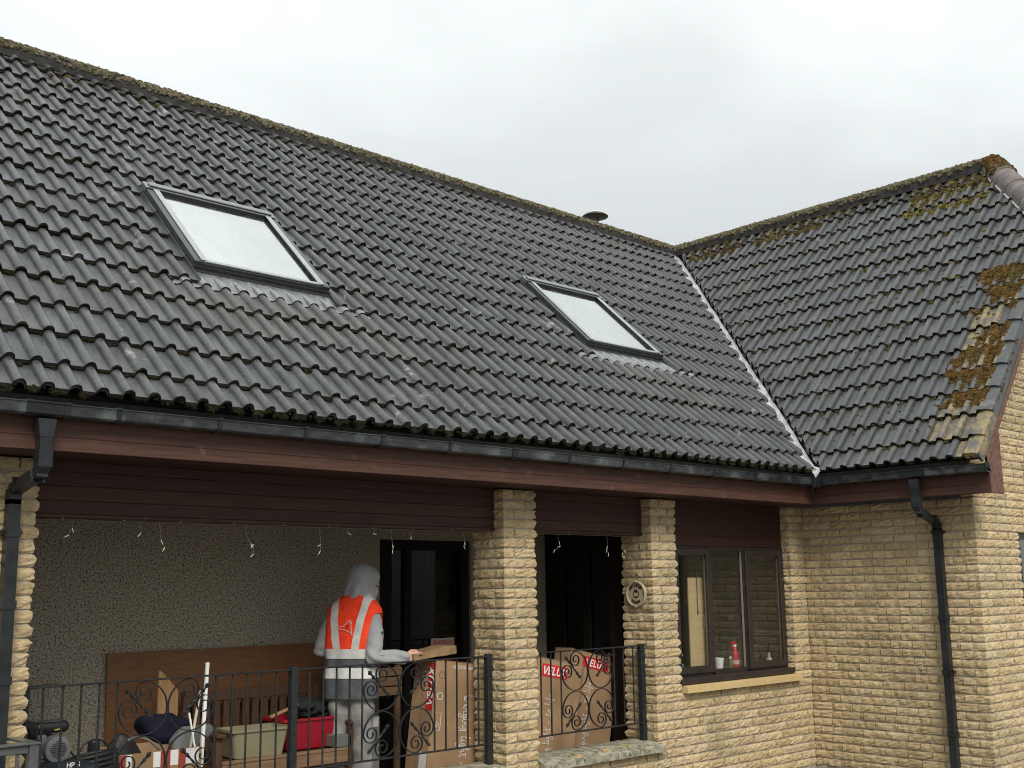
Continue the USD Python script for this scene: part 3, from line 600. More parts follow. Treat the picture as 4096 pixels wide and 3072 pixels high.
# cushions scattered on the slopes
def scatter(fn, n, ur, sr, seed, normal, hide, r=(0.008, 0.022), pw=None, thr=0.5, fl=(0.35, 0.7)):
    gg = np.random.default_rng(seed); u = gg.uniform(*ur, n); s = gg.uniform(*sr, n)
    k = meshkit.fbm(np.stack([u*2.2, s*2.2, np.full(n, seed)], 1), 3) > thr
    if pw is not None: k &= gg.random(n) < pw(u, s)
    u, s = u[k], s[k]; m = ~hide(u, s); u, s = u[m], s[m]
    tt_ = np.mod(u - (U_FIRST if fn is main_pt else U_W), TW); hh = np.zeros(len(u))
    for c in (TW*0.5 - 0.038, TW - 0.039): dd = (tt_-c)/0.036; hh = np.maximum(hh, 0.037*np.sqrt(np.clip(1-dd*dd, 0, 1)))
    P = fn(u, s, 0.020 + hh*0.85)
    if fn is main_pt: kk = (P - VO) @ nm > 0.12
    else: kk = ((P - VO) @ nw > 0.10) & (P[:, 1] > YV - 0.008) & ((P - [rx, LA, 0]) @ (np.array([-1.0, 1.0, 0])/math.sqrt(2)) > 0.1)
    P = P[kk]
    return blobs(P, normal, gg.uniform(*r, len(P)), gg.uniform(*fl, len(P)), seed, 0.4)
obj('roof_moss', cat(scatter(main_pt, 900, (-9, 2.5), (SL1-0.55, SL1-0.10), 31, N1, nohide, (0.012, 0.03), lambda u, s: np.clip((s-SL1+0.55)/0.4, 0.1, 1)*np.where(u < -5.3, 1.0, 0.35), 0.46),
                     scatter(main_pt, 260, (-9, -6.9), (4.0, SL1-0.3), 32, N1, nohide, (0.009, 0.022), None, 0.5)), MOSS_MIX, None, 'mixed brown moss cushions below the main ridge', 'moss', kind='stuff')
obj('roof_moss', cat(scatter(wing_pt, 2600, (-3.6, 1.9), (SL2-0.42, SL2-0.09), 33, N2, nohide, (0.010, 0.028), None, 0.44), scatter(wing_pt, 2000, (-3, 1.9), (0.4, SL2-0.3), 34, N2, nohide, (0.006, 0.017), None, 0.52)), MOSS_MIX, None, 'brown moss cushions scattered over the wing roof and below its ridge', 'moss', kind='stuff')
obj('roof_moss', cat(scatter(wing_pt, 650, (0.2, 1.2), (SL2-0.75, SL2-0.1), 35, N2, nohide, (0.009, 0.028), None, 0.52), scatter(wing_pt, 160, (-2.6, 1.6), (1.5, SL2-0.4), 36, N2, nohide, (0.014, 0.03), None, 0.62), scatter(main_pt, 160, (-9, -7.1), (SL1-0.5, SL1-0.12), 37, N1, nohide, (0.014, 0.032), None, 0.45)),
    MOSS_LIME, None, 'bright yellow-green moss cushions near the top corner of the wing roof', 'moss', kind='stuff')
pwv = lambda u, s: np.clip((u - 1.52 - 0.10*np.sin(s*9))/0.12, 0, 1)
obj('roof_moss', scatter(wing_pt, 6200, (1.45, 2.06), (0.66, 2.75), 38, N2, nohide, (0.010, 0.024), pwv, 0.30, (0.5, 0.9)), MOSS_GOLD, None, 'thick golden brown moss carpeting the verge tiles of the wing roof', 'moss', kind='stuff')
def ridge_blobs(p0, p1, dens, seed, r=(0.014, 0.028), R0=0.125):
    gg = np.random.default_rng(seed); L = np.linalg.norm(np.subtract(p1, p0)); n = int(L*dens); t = gg.random(n); a = gg.uniform(0.0, math.pi, n)
    d = np.subtract(p1, p0)/L; sd = np.cross(d, [0, 0, 1.0]); sd /= np.linalg.norm(sd); uv = np.cross(sd, d)
    nr = np.cos(a)[:, None]*sd + np.sin(a)[:, None]*uv
    P = np.asarray(p0) + t[:, None]*np.subtract(p1, p0) + nr*[R0*1.0] - (1-0.85)*R0*np.sin(a)[:, None]*uv
    keep = (np.abs(a - math.pi/2) < 0.42*math.pi) | (gg.random(n) < 0.4)
    P, nr = P[keep], nr[keep]
    return blobs(P, nr, gg.uniform(*r, len(P)), gg.uniform(0.6, 1.0, len(P)), seed, 0.4)
obj('ridge_moss', ridge_blobs([XL+0.8, ry, ridge_z(XL+0.8)+0.008], [rx, ry, RZ+0.008], 560, 41, (0.010, 0.022)), MOSS_RIDGE, None, 'shaggy grey-green moss covering the ridge of the main roof', 'moss', kind='stuff')
obj('ridge_moss', ridge_blobs([rx, ry, RZ+0.008], [rx, LA, RZ+0.008], 560, 42, (0.010, 0.022)), MOSS_RIDGE, None, 'shaggy olive moss covering the ridge of the wing roof', 'moss', kind='stuff')
obj('ridge_moss', ridge_blobs(hp0 - [0, 0, 0.0], hp0 + (hp1-hp0)*0.22, 520, 43, (0.012, 0.026), 0.135), MOSS_GOLD, None, 'golden moss clump on the apex where ridge and hip tiles meet', 'moss', kind='stuff')

# ------------------------------------------------------------------ split-stone brickwork
CO = 0.075; ZPH = 0.02            # course height, phase
g = np.random.default_rng(5)
def brick(x0, x1, y0, y1, z0, z1, rough_sides='f', seed=0):
    """a split-faced brick in local axes (x along the wall, -y outwards). rough_sides: which faces are broken (f, r, l, b)"""
    gg = np.random.default_rng(seed)
    def edge(a, b, n): return [np.array(a) + (np.array(b)-np.array(a))*k/n for k in range(n)]
    nf = max(2, int(round((x1-x0)/0.036))); nd = max(2, int(round((y1-y0)/0.036)))
    ring = []; out = []
    def add(a, b, n, nrm, rough):
        for k, p in enumerate(edge(a, b, n)):
            ring.append(p); out.append((nrm, rough, k))
    F_, B_, R_, L_ = ('f' in rough_sides), ('b' in rough_sides), ('r' in rough_sides), ('l' in rough_sides)
    add((x0, y0), (x1, y0), nf, (0, -1), F_); add((x1, y0), (x1, y1), nd if R_ else 1, (1, 0), R_)
    add((x1, y1), (x0, y1), nf if B_ else 1, (0, 1), B_); add((x0, y1), (x0, y0), nd if L_ else 1, (-1, 0), L_)
    ring = np.array(ring); P = len(ring); sides = [F_, R_, B_, L_]
    nr = np.zeros((P, 2))
    for i in range(P):
        n0, r_0, k = out[i]; v = np.zeros(2)
        if r_0: v += n0
        pn, pr_, _ = out[i-1]
        if k == 0 and pr_: v += pn
        nr[i] = v
    lv = [0.0, 0.14, 0.40, 0.68, 0.90, 1.0]; ins = [-0.003, 0.003, 0.006, 0.0065, 0.002, -0.004]
    V = []
    wob = gg.normal(0, 1, (len(lv), P)); ph = gg.uniform(0, 9); xs = np.arange(P)
    ridge = 0.004*np.sin(xs*1.3 + ph) + 0.003*np.sin(xs*2.9 + ph*2)
    for j, t in enumerate(lv):
        amp = 0.0032 if 0 < j < len(lv)-1 else 0.0016
        o = ins[j] + amp*wob[j] + (ridge if 1 <= j <= 3 else ridge*0.3)
        q = ring + nr*o[:, None]
        V.append(np.column_stack([q, np.full(P, z0 + (z1-z0)*t) + (0.0015*wob[(j+2) % 6] if 0 < j < 5 else 0)]))
    V = np.array(V); nl = len(lv); F = []
    for j in range(nl-1):
        for i in range(P):
            k = (i+1) % P; a, b, c, d = j*P+i, j*P+k, (j+1)*P+k, (j+1)*P+i
            F += [[a, b, c], [a, c, d]]
    V = V.reshape(-1, 3); cb = len(V); V = np.vstack([V, [[ring[:, 0].mean(), ring[:, 1].mean(), z0]], [[ring[:, 0].mean(), ring[:, 1].mean(), z1]]])
    for i in range(P):
        k = (i+1) % P; F += [[cb, k, i], [cb+1, (nl-1)*P+i, (nl-1)*P+k]]
    return V, np.array(F)
bseed = [100]
def put_brick(part, bx, R=np.eye(3), t=(0, 0, 0), rough='f', clip=None):
    bseed[0] += 1
    m = brick(*bx, rough_sides=rough, seed=bseed[0]); v, f = tf(m, R=R, t=t)
    if clip is not None:
        r = cut(v, f, clip)
        if r is None: return
        v, f = r
    obj('brick', (v, f), BRICK[int(g.integers(len(BRICK)))], part)
J = 0.010; BD = 0.1025
def courses(z0, z1): return [(n, ZPH + n*CO) for n in range(int(math.ceil((z0-ZPH)/CO - 0.3)), int((z1-ZPH)/CO + 0.35))]
def pier(name, x0, w, d, z0, z1, label=None):
    part = node(name, house, label)
    for n, z in courses(z0, z1):
        a, b = z + J/2, z + CO - J/2; h = BD; x1 = x0 + w
        if n % 2: rects = [((x0, x0+w-h-J, 0, h), 'fl'), ((x1-h, x1, 0, d-h-J), 'fr'), ((x0+h+J, x1, d-h, d), 'br'), ((x0, x0+h, h+J, d), 'lb')]
        else: rects = [((x0+h+J, x1, 0, h), 'fr'), ((x0, x0+h, 0, d-h-J), 'fl'), ((x0, x1-h-J, d-h, d), 'lb'), ((x1-h, x1, h+J, d), 'rb')]
        for q, rs in rects: put_brick(part, (*q, a, b), rough=rs)
    obj('mortar', box(x0+0.008, x0+w-0.008, 0.008, d-0.008, z0, z1), MORTAR, part)
    return part
PA, PB, PW, PD = -4.0905, -2.3640, 0.327, 0.335
pier('brick_pillar', PA, PW, PD, 0.03, 2.475)
pier('brick_pillar', PB, PW, PD, 0.03, 2.475)
def wall_run(part, x0, x1, z, n, R, t, first=None, clip=None, y0=0.0):
    """one course of stretchers from x0 to x1; the bond shifts by half a brick with n"""
    a, b = z + J/2, z + CO - J/2
    x = x0
    ln = (0.215 if n % 2 else 0.1025) if first is None else first
    while x < x1 - 0.02:
        e = min(x + ln, x1)
        if x1 - e < 0.05: e = x1
        put_brick(part, (x, e, y0, y0+BD, a, b), R, t, 'f', clip); x = e + J; ln = 0.215 + g.normal(0, 0.003)
EYE = np.eye(3)
left_wall = node('left_wall', house)
for n, z in courses(0.03, 2.475):
    x = -7.586
    a, b = z + J/2, z + CO - J/2
    ln = 0.215 if n % 2 else 0.1025
    put_brick(left_wall, (x-ln, x, 0, 0.1025 if n % 2 else 0.215, a, b), rough='fr'); x -= ln + J
    while x > -8.5: put_brick(left_wall, (x-0.215, x, 0, BD, a, b)); x -= 0.225
obj('mortar', box(XL, -7.594, 0.008, 0.33, 0.0, 2.475), MORTAR, left_wall)
front_wall = node('front_wall', house)
for n, z in courses(0.03, 0.83): wall_run(front_wall, PB+PW+J, -0.006, z, n, EYE, (0, 0, 0))
for n, z in courses(0.83, 2.49):                                   # the narrow pier right of the kitchen window
    a, b = z + J/2, z + CO - J/2
    if n % 2: put_brick(front_wall, (-0.262, -0.006, 0, BD, a, b), rough='fl')
    else:
        put_brick(front_wall, (-0.262, -0.130, 0, BD, a, b), rough='fl'); put_brick(front_wall, (-0.120, -0.006, 0, BD, a, b))
obj('mortar', cat(box(PB+PW, 0.10, 0.008, 0.11, 0.0, 0.845), box(-0.255, 0.10, 0.008, 0.12, 0.8455, 2.49)), MORTAR, front_wall)
low_wall = node('porch_parapet', house)
for n, z in courses(0.03, 0.395): wall_run(low_wall, PA+PW+J, PB-J, z, n, EYE, (0, 0, 0))
for n, z in courses(0.03, 0.395): wall_run(low_wall, -7.575, PA-J, z, n, EYE, (0, 0, 0))
obj('mortar', cat(box(PA+PW, PB, 0.008, 0.22, 0.0, 0.39), box(-7.58, PA, 0.008, 0.22, 0.0, 0.39)), MORTAR, low_wall)
# coping stones
def coping(x0, x1):
    prof = np.array([[x0, -0.062, 0.392], [x0, -0.062, 0.440], [x0, 0.03, 0.470], [x0, 0.26, 0.478], [x0, 0.26, 0.392]])
    return ribbon_prism(prof[::-1], [1.0, 0, 0], x1-x0)
def rough(m, amp, sc, seed):
    t = trimesh.Trimesh(*m, process=True); t = t.subdivide_to_size(0.05); v = np.array(t.vertices)
    d = np.stack([meshkit.fbm(v*sc + k*7.3, 3, seed+k) - 0.5 for k in range(3)], 1); return v + d*amp, np.array(t.faces)
for k, (x0, x1) in enumerate([(PA+PW+0.012, -2.935), (-2.927, PB+0.018), (-4.9, PA-0.006), (-5.75, -4.908), (-6.6, -5.758), (-7.57, -6.608)]):
    obj('coping_stone', rough(coping(x0, x1), 0.007, 14, k), COPING, low_wall)
for k, (x0, x1, y0, y1) in enumerate([(-3.37, -3.31, -0.03, 0.02), (-2.78, -2.71, 0.03, 0.07), (-3.02, -2.99, 0.0, 0.03)]):
    gg = np.random.default_rng(60+k); c = np.column_stack([gg.uniform(x0, x1, 14), gg.uniform(y0, y1, 14), np.full(14, 0.0)]); c[:, 2] = np.where(c[:, 1] < 0.03, 0.460+0.33*(c[:, 1]), 0.4745) - 0.001
    obj('lichen', blobs(c, [0, 0, 1.0], gg.uniform(.006, .014, 14), np.full(14, 0.25), 70+k), LICHEN, low_wall, kind='stuff')
# wing wall (x = 0, faces left) and gable (y = YG, faces the viewer)
YG = -1.7603
Rw = np.array([[0, 1.0, 0], [-1.0, 0, 0], [0, 0, 1.0]])           # local x -> -y, local -y -> -x
wing_wall = node('wing_wall', house)
for n, z in courses(0.03, 2.49):
    a, b = z + J/2, z + CO - J/2; end = -YG
    ln = 0.215 if n % 2 else 0.1025
    put_brick(wing_wall, (end-ln, end, 0, 0.1025 if n % 2 else 0.215, a, b), Rw, (0, 0, 0), 'fr')
    x = end - ln - J
    while x > 0.0:
        s = max(x - 0.215 + g.normal(0, 0.003), 0.008)
        if s < 0.05: s = 0.008
        put_brick(wing_wall, (s, x, 0, BD, a, b), Rw); x = s - J
obj('mortar', box(0.008, 0.12, YG+0.0085, 0.0075, 0.0, 2.49), MORTAR, wing_wall)
gable = node('gable_wall', house)
tan2 = math.tan(math.radians(49.5))
vclip = [(np.array([-EO, 0, EZ - 0.12]), np.array([s2, 0, -c2]))]
for n, z in courses(0.03, 4.1):
    a, b = z + J/2, z + CO - J/2
    x = (0.1025 if n % 2 else 0.215) + J
    if z > 2.46: x = max(0.0, (z - 2.46)/tan2 - 0.3)
    while x < 1.75:
        e = x + 0.215 + g.normal(0, 0.003)
        if 1.44 < z + CO/2 < 2.21:
            if x >= 0.86: x += 0.225; continue
            if e > 0.87: e = 0.875
        put_brick(gable, (x, e, 0, BD, a, b), EYE, (0, YG, 0), 'fr' if e == 0.875 else 'f', vclip if z > 2.2 else None); x = e + J
gm = [(0.0, 0.0), (0.88, 0.0), (0.88, 2.2), (0.88, 3.63), (0.0, 2.61)]
obj('mortar', cat(ribbon_prism(np.array([[x_, YG+0.008, z_] for x_, z_ in [(0.1205, 0), (0.872, 0), (0.872, 3.62), (0.1205, 2.74)]]), [0, 1.0, 0], 0.1),
                  box(0.872, 5.4, YG+0.008, YG+0.11, 0, 1.44), ribbon_prism(np.array([[x_, YG+0.008, z_] for x_, z_ in [(0.872, 2.21), (5.4, 2.21), (5.4, 2.6), (3.0, 5.2), (2.0, 4.9), (0.872, 3.62)]]), [0, 1.0, 0], 0.1)), MORTAR, gable)
gw = node('gable_window', house)
obj('frame', cat(box(0.88, 0.94, YG+0.06, YG+0.12, 1.45, 2.2), box(0.94, 2.0, YG+0.06, YG+0.12, 1.45, 1.51), box(0.94, 2.0, YG+0.06, YG+0.12, 2.14, 2.2)), PVC_BROWN, gw)
obj('pane', box(0.94, 2.0, YG+0.085, YG+0.095, 1.51, 2.14), DOOR_GLASS, gw)
obj('room', box(0.9, 2.1, YG+0.5, YG+0.55, 1.2, 2.4), BLACK, gw)

# ------------------------------------------------------------------ back wall of the porch, side wall, ceiling, rooms
YB = 1.40
back = node('back_wall', house, 'harled back wall of the porch')
DX0, DX1, DZ1 = -4.208, -3.20, 2.164
def harled(x0, x1, z0, z1):
    return box(x0, x1, YB, YB+0.2, z0, z1)
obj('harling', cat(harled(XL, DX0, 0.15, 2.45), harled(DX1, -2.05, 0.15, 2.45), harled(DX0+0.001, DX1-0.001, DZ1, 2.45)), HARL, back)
obj('ceiling_board', cat(*[box(XL, -2.05, 0.305+k*0.12, 0.305+k*0.12+0.114, 2.41, 2.43, 0.003) for k in range(9)]), CLAD_X[0], back)
obj('porch_side_wall', cat(box(-2.26, -2.05, 0.34, 0.42, 0.15, 2.45), box(-2.26, -2.05, 1.34, 1.40, 0.15, 2.45), box(-2.26, -2.05, 0.42, 1.34, 2.26, 2.45)), DARKWOOD, back)
# glazed door in the back wall
door = node('patio_door', house)
fw = 0.085
obj('frame', cat(box(DX0, DX0+fw, YB+0.03, YB+0.1, 0.15, DZ1), box(DX1-fw, DX1, YB+0.03, YB+0.1, 0.15, DZ1), box(DX0+fw, DX1-fw, YB+0.03, YB+0.1, DZ1-fw, DZ1)), DARKWOOD, door)
obj('stile', box(-3.92, -3.84, YB+0.035, YB+0.095, 0.15, DZ1-fw, 0.004), DARKWOOD, door)
obj('stile', box(DX0+fw, DX0+fw+0.07, YB+0.035, YB+0.095, 0.15, DZ1-fw, 0.004), DARKWOOD, door)
obj('bottom_panel', box(DX0+fw+0.07, -3.92, YB+0.05, YB+0.085, 0.15, 0.8), DARKWOOD, door)
obj('pane', box(DX0+fw+0.07, -3.92, YB+0.062, YB+0.068, 0.8, DZ1-fw), DOOR_GLASS, door)
obj('pane', box(-3.84, DX1-fw, YB+0.062, YB+0.068, 0.15, DZ1-fw), DOOR_GLASS, door)
obj('glazing_bar', box(-3.84, DX1-fw, YB+0.058, YB+0.072, 1.255, 1.275), DARKWOOD, door)
CURT = mat('net_curtain', (0.10, 0.10, 0.09), 0.9, col2=(0.16, 0.16, 0.145), scale=30, stretch=(3, 3, 0.2))
cx_ = np.linspace(-3.62, DX1-fw+0.02, 60); cy_ = YB + 0.2 + 0.02*np.sin(np.arange(60)*0.9) + 0.01*np.sin(np.arange(60)*0.37)
V = np.vstack([np.column_stack([cx_, cy_, np.full(60, 0.3)]), np.column_stack([cx_ + 0.06*(DX1-cx_)/0.4, cy_, np.full(60, 2.1)])]); F = [[i, i+1, 60+i+1] for i in range(59)] + [[i, 60+i+1, 60+i] for i in range(59)]
curtain = obj('curtain', (V, np.array(F)), CURT, None, 'pale net curtain behind the glazed door at the back of the porch', 'curtain', smooth=True)
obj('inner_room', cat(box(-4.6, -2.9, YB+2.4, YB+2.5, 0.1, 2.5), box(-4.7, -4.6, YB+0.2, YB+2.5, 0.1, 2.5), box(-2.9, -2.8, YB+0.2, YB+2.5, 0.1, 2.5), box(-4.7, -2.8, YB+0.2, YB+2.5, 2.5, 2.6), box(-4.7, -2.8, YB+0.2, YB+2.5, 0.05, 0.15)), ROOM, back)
# front door in the porch's side wall
fd = node('front_door', house)
obj('frame', cat(box(-2.285, -2.2, 0.42, 0.48, 0.15, 2.26), box(-2.285, -2.2, 1.28, 1.34, 0.15, 2.26), box(-2.285, -2.2, 0.48, 1.28, 2.20, 2.26)), DARKWOOD, fd)
obj('leaf', cat(box(-2.26, -2.215, 0.48, 0.60, 0.15, 2.20), box(-2.26, -2.215, 1.16, 1.28, 0.15, 2.20), box(-2.26, -2.215, 0.60, 1.16, 0.15, 0.36), box(-2.26, -2.215, 0.60, 1.16, 2.05, 2.20), box(-2.26, -2.215, 0.84, 0.92, 0.36, 2.05), box(-2.26, -2.215, 0.60, 0.84, 1.68, 1.72), box(-2.26, -2.215, 0.92, 1.16, 1.68, 1.72),
    box(-2.26, -2.215, 0.60, 0.84, 1.0, 1.05), box(-2.26, -2.215, 0.92, 1.16, 1.0, 1.05)), DARKWOOD, fd)
for (y0, y1) in ((0.60, 0.84), (0.92, 1.16)):
    for (z0, z1) in ((1.05, 1.68), (1.72, 2.05), (0.36, 1.0)): obj('pane', box(-2.24, -2.234, y0, y1, z0, z1), DOOR_GLASS, fd)
obj('handle', cat(tube([[-2.262, 0.545, 1.15], [-2.31, 0.545, 1.15], [-2.31, 0.62, 1.15]], 0.009, 8)), ALU_DARK, fd)
# kitchen behind the window
kit = node('kitchen_room', house)
obj('room_wall', cat(box(-2.05, 0.1, 2.6, 2.7, 0.15, 2.5), box(-2.05, -2.0, 0.42, 2.6, 0.15, 2.5), box(0.12, 0.2, 0.13, 2.6, 0.15, 2.5), box(-2.05, 0.1, 0.13, 2.6, 2.46, 2.5), box(-2.05, 0.1, 0.13, 2.6, 0.10, 0.15), box(-2.05, -0.1, 0.25, 0.30, 0.15, 0.90)), mat('kitchen_wall', (0.30, 0.28, 0.25), 0.9), kit)
obj('window_board', box(-2.03, -0.27, 0.135, 0.36, 0.945, 0.965, 0.004), mat('cream_sill', (0.4, 0.37, 0.3), 0.5), kit)

# ------------------------------------------------------------------ timber: cladding beams, fascias, soffits, bargeboard
def board_row(part, x0, x1, zs, y0, mats, name='board', y1=None):
    for k, (za, zb) in enumerate(zs):
        v, f = box(x0, x1, y0 + g.normal(0, 0.0006), (y1 or y0+0.02), za + 0.0005, zb - 0.0005, 0.0025)
        obj(name, (v, f), mats[int(g.integers(len(mats)))], part)
beam = node('cladding_beam', house, 'boarded beam over the wide left porch opening')
ZB = [(2.438, 2.50), (2.358, 2.438), (2.274, 2.358), (2.198, 2.274)]
board_row(beam, -7.584, PA-0.004, ZB, 0.100, CLAD_X); obj('bottom_trim', box(-7.584, PA-0.004, 0.094, 0.30, 2.176, 2.198, 0.004), RED_X[0], beam)
obj('core', box(-7.58, PA, 0.121, 0.30, 2.199, 2.45), DECK, beam)
beam2 = node('cladding_beam', house, 'boarded beam over the narrow porch opening')
board_row(beam2, PA+PW+0.004, PB-0.004, ZB, 0.100, CLAD_X); obj('bottom_trim', box(PA+PW+0.004, PB-0.004, 0.094, 0.30, 2.176, 2.198, 0.004), RED_X[0], beam2)
obj('core', box(PA+PW, PB, 0.121, 0.30, 2.199, 2.45), DECK, beam2)
beam3 = node('cladding_beam', house, 'reddish boarding above the kitchen window')
board_row(beam3, PB+PW+0.004, -0.268, [(2.44, 2.50), (2.36, 2.44), (2.19, 2.36), (2.098, 2.19)], 0.088, CLAD_X)
obj('core', box(PB+PW, -0.262, 0.109, 0.13, 2.098, 2.49), DECK, beam3)
OF = 0.352; ZF = 2.4968
fas = node('main_fascia', house)
board_row(fas, XL, -OF+0.004, [(ZF, 2.571)], -OF, [RED_X[1]]); board_row(fas, XL, -OF+0.002, [(2.571, 2.665), (2.665, 2.75)], -OF+0.002, RED_X)
wf = node('wing_fascia', house)
for za, zb, off in ((ZF, 2.571, 0.0), (2.571, 2.665, 0.002), (2.665, 2.75, 0.002)):
    obj('board', box(-OF+off, -OF+0.02, YV-0.03, -OF-0.002, za+0.0005, zb-0.0005, 0.0025), RED_Y, wf)
sof = node('soffit', house)
for k in range(6): obj('board', box(XL, -0.265 if k > 2 else -0.272+0.09*k, -OF+0.022+0.09*k, -OF+0.1115+0.09*k, ZF+0.004, ZF+0.016, 0.002), CLAD_X[k % 3], sof)
for k in range(4): obj('board', box(-OF+0.022+0.084*k, -OF+0.103+0.084*k, YV+0.02, -OF+0.06, ZF+0.0185, ZF+0.030, 0.003), RED_Y, sof)
# bargeboard: boards up the slope with a plumb-cut boxed end
bb = node('bargeboard', house)
yb = YV - 0.02
W_ = [0.056]
for k in range(1):
    lo, hi = -0.055 - sum(W_[:k]), -0.055 - sum(W_[:k+1]) + 0.004
    a, b = np.array([[0.0, lo], [4.2/1, lo]]), None
    P0, P1 = wing_pt(-yb, -0.6, lo), wing_pt(-yb, (hz-EZ)/s2 + 0.1, lo); P2, P3 = wing_pt(-yb, (hz-EZ)/s2 + 0.1, hi), wing_pt(-yb, -0.6, hi)
    m = ribbon_prism(np.array([P0, P1, P2, P3]), [0, 1.0, 0], 0.02)
    m = cut(*m, [(np.array([-OF - 0.004, 0, 0]), np.array([1.0, 0, 0])), (np.array([0, 0, ZF - 0.004]), np.array([0, 0, 1.0]))])
    if m is not None: obj('board', m, RED_S, bb)
for k in range(6):                                                  # boxed end below the slope
    lo, hi = -0.055 - sum(W_) - 0.072*k, -0.055 - sum(W_) - 0.072*(k+1) + 0.004
    P0, P1 = wing_pt(-yb, -0.6, lo), wing_pt(-yb, 1.0, lo); P2, P3 = wing_pt(-yb, 1.0, hi), wing_pt(-yb, -0.6, hi)
    m = cut(*ribbon_prism(np.array([P0, P1, P2, P3]), [0, 1.0, 0], 0.018), [(np.array([-OF - 0.004, 0, 0]), np.array([1.0, 0, 0])), (np.array([0, 0, ZF - 0.004]), np.array([0, 0, 1.0])), (np.array([-0.075, 0, 0]), np.array([-1.0, 0, 0]))])
    if m is not None: obj('board', m, RED_S, bb)
obj('verge_soffit', cut(*ribbon_prism(np.array([wing_pt(-YV, 0.2, -0.06), wing_pt(-YV, 4.0, -0.06), wing_pt(-YG, 4.0, -0.06), wing_pt(-YG, 0.2, -0.06)]), N2, 0.012), [(np.array([hx, 0, hz]), np.array([-1.0, 0, 0]))]), RED_S, bb)

# ------------------------------------------------------------------ gutters and downpipes
def gutter(p0, p1, outward, name):
    """square-line channel between p0 and p1 (points on its back top edge); outward: unit vector from the fascia"""
    part = node(name, house); o = np.asarray(outward, float); d = np.subtract(p1, p0); L = np.linalg.norm(d); d = d/L
    prof = [(0.006, -0.006), (0.006, -0.075), (0.016, -0.084), (0.082, -0.084), (0.096, -0.074), (0.101, -0.012), (0.108, -0.006), (0.108, 0.0), (0.098, 0.0), (0.094, -0.012), (0.090, -0.070), (0.080, -0.079), (0.018, -0.079), (0.010, -0.070), (0.010, -0.006)]
    V = np.array([[np.asarray(q) + o*a + np.array([0, 0, b*0.80]) for a, b in prof] for q in (p0, p1)]); m = len(prof)
    F = []
    for i in range(m): j = (i+1) % m; F += [[i, j, m+j], [i, m+j, m+i]]
    obj('channel', (V.reshape(-1, 3), np.array(F)), GUTTER, part)
    return part, o, d
def gutter_strap(part, p, o, d, w=0.022, name='bracket', k=0.008):
    prof = [(0.004, -0.080), (0.016, -0.084-k), (0.082, -0.084-k), (0.096+k, -0.075), (0.101+k, -0.012), (0.108+k, -0.006), (0.108+k, k), (0.088, k), (0.088, -0.004), (0.097, -0.05), (0.08, -0.078), (0.02, -0.078)]
    P = np.array([np.asarray(p) - d*w/2 + o*a + np.array([0, 0, b*0.80]) for a, b in prof]); m = len(prof)
    q = P + d*w; V = np.vstack([P, q]); F = []
    for i in range(m): j = (i+1) % m; F += [[i, j, m+j], [i, m+j, m+i]]
    c0 = len(V); V = np.vstack([V, P.mean(0), q.mean(0)])
    for i in range(m): j = (i+1) % m; F += [[c0, j, i], [c0+1, m+i, m+j]]
    obj(name, (V, np.array(F)), PIPE, part)
ZG = 2.7354; GS = 0.80
mg, o_, d_ = gutter([XL, -OF-0.002, ZG], [-OF-0.115, -OF-0.002, ZG], [0, -1.0, 0], 'main_gutter')
for x in (-8.4, -7.345, -6.738, -6.151, -5.569, -4.997, -4.387, -3.817, -3.205, -2.62, -2.028, -1.429, -0.831, -0.52):
    gutter_strap(mg, [x, -OF-0.002, ZG], o_, d_, 0.05 if x in (-4.387,) else 0.024, 'union_clip' if x in (-4.997, -4.387) else 'bracket')
wg, o_, d_ = gutter([-OF-0.002, -OF-0.115, ZG], [-OF-0.002, YV-0.045, ZG], [-1.0, 0, 0], 'wing_gutter')
for y in (-0.539, -0.718, -1.03, -1.85): gutter_strap(wg, [-OF-0.002, y, ZG], o_, d_)
gutter_strap(wg, [-OF-0.002, YV-0.045, ZG], o_, d_, 0.012, 'end_cap')
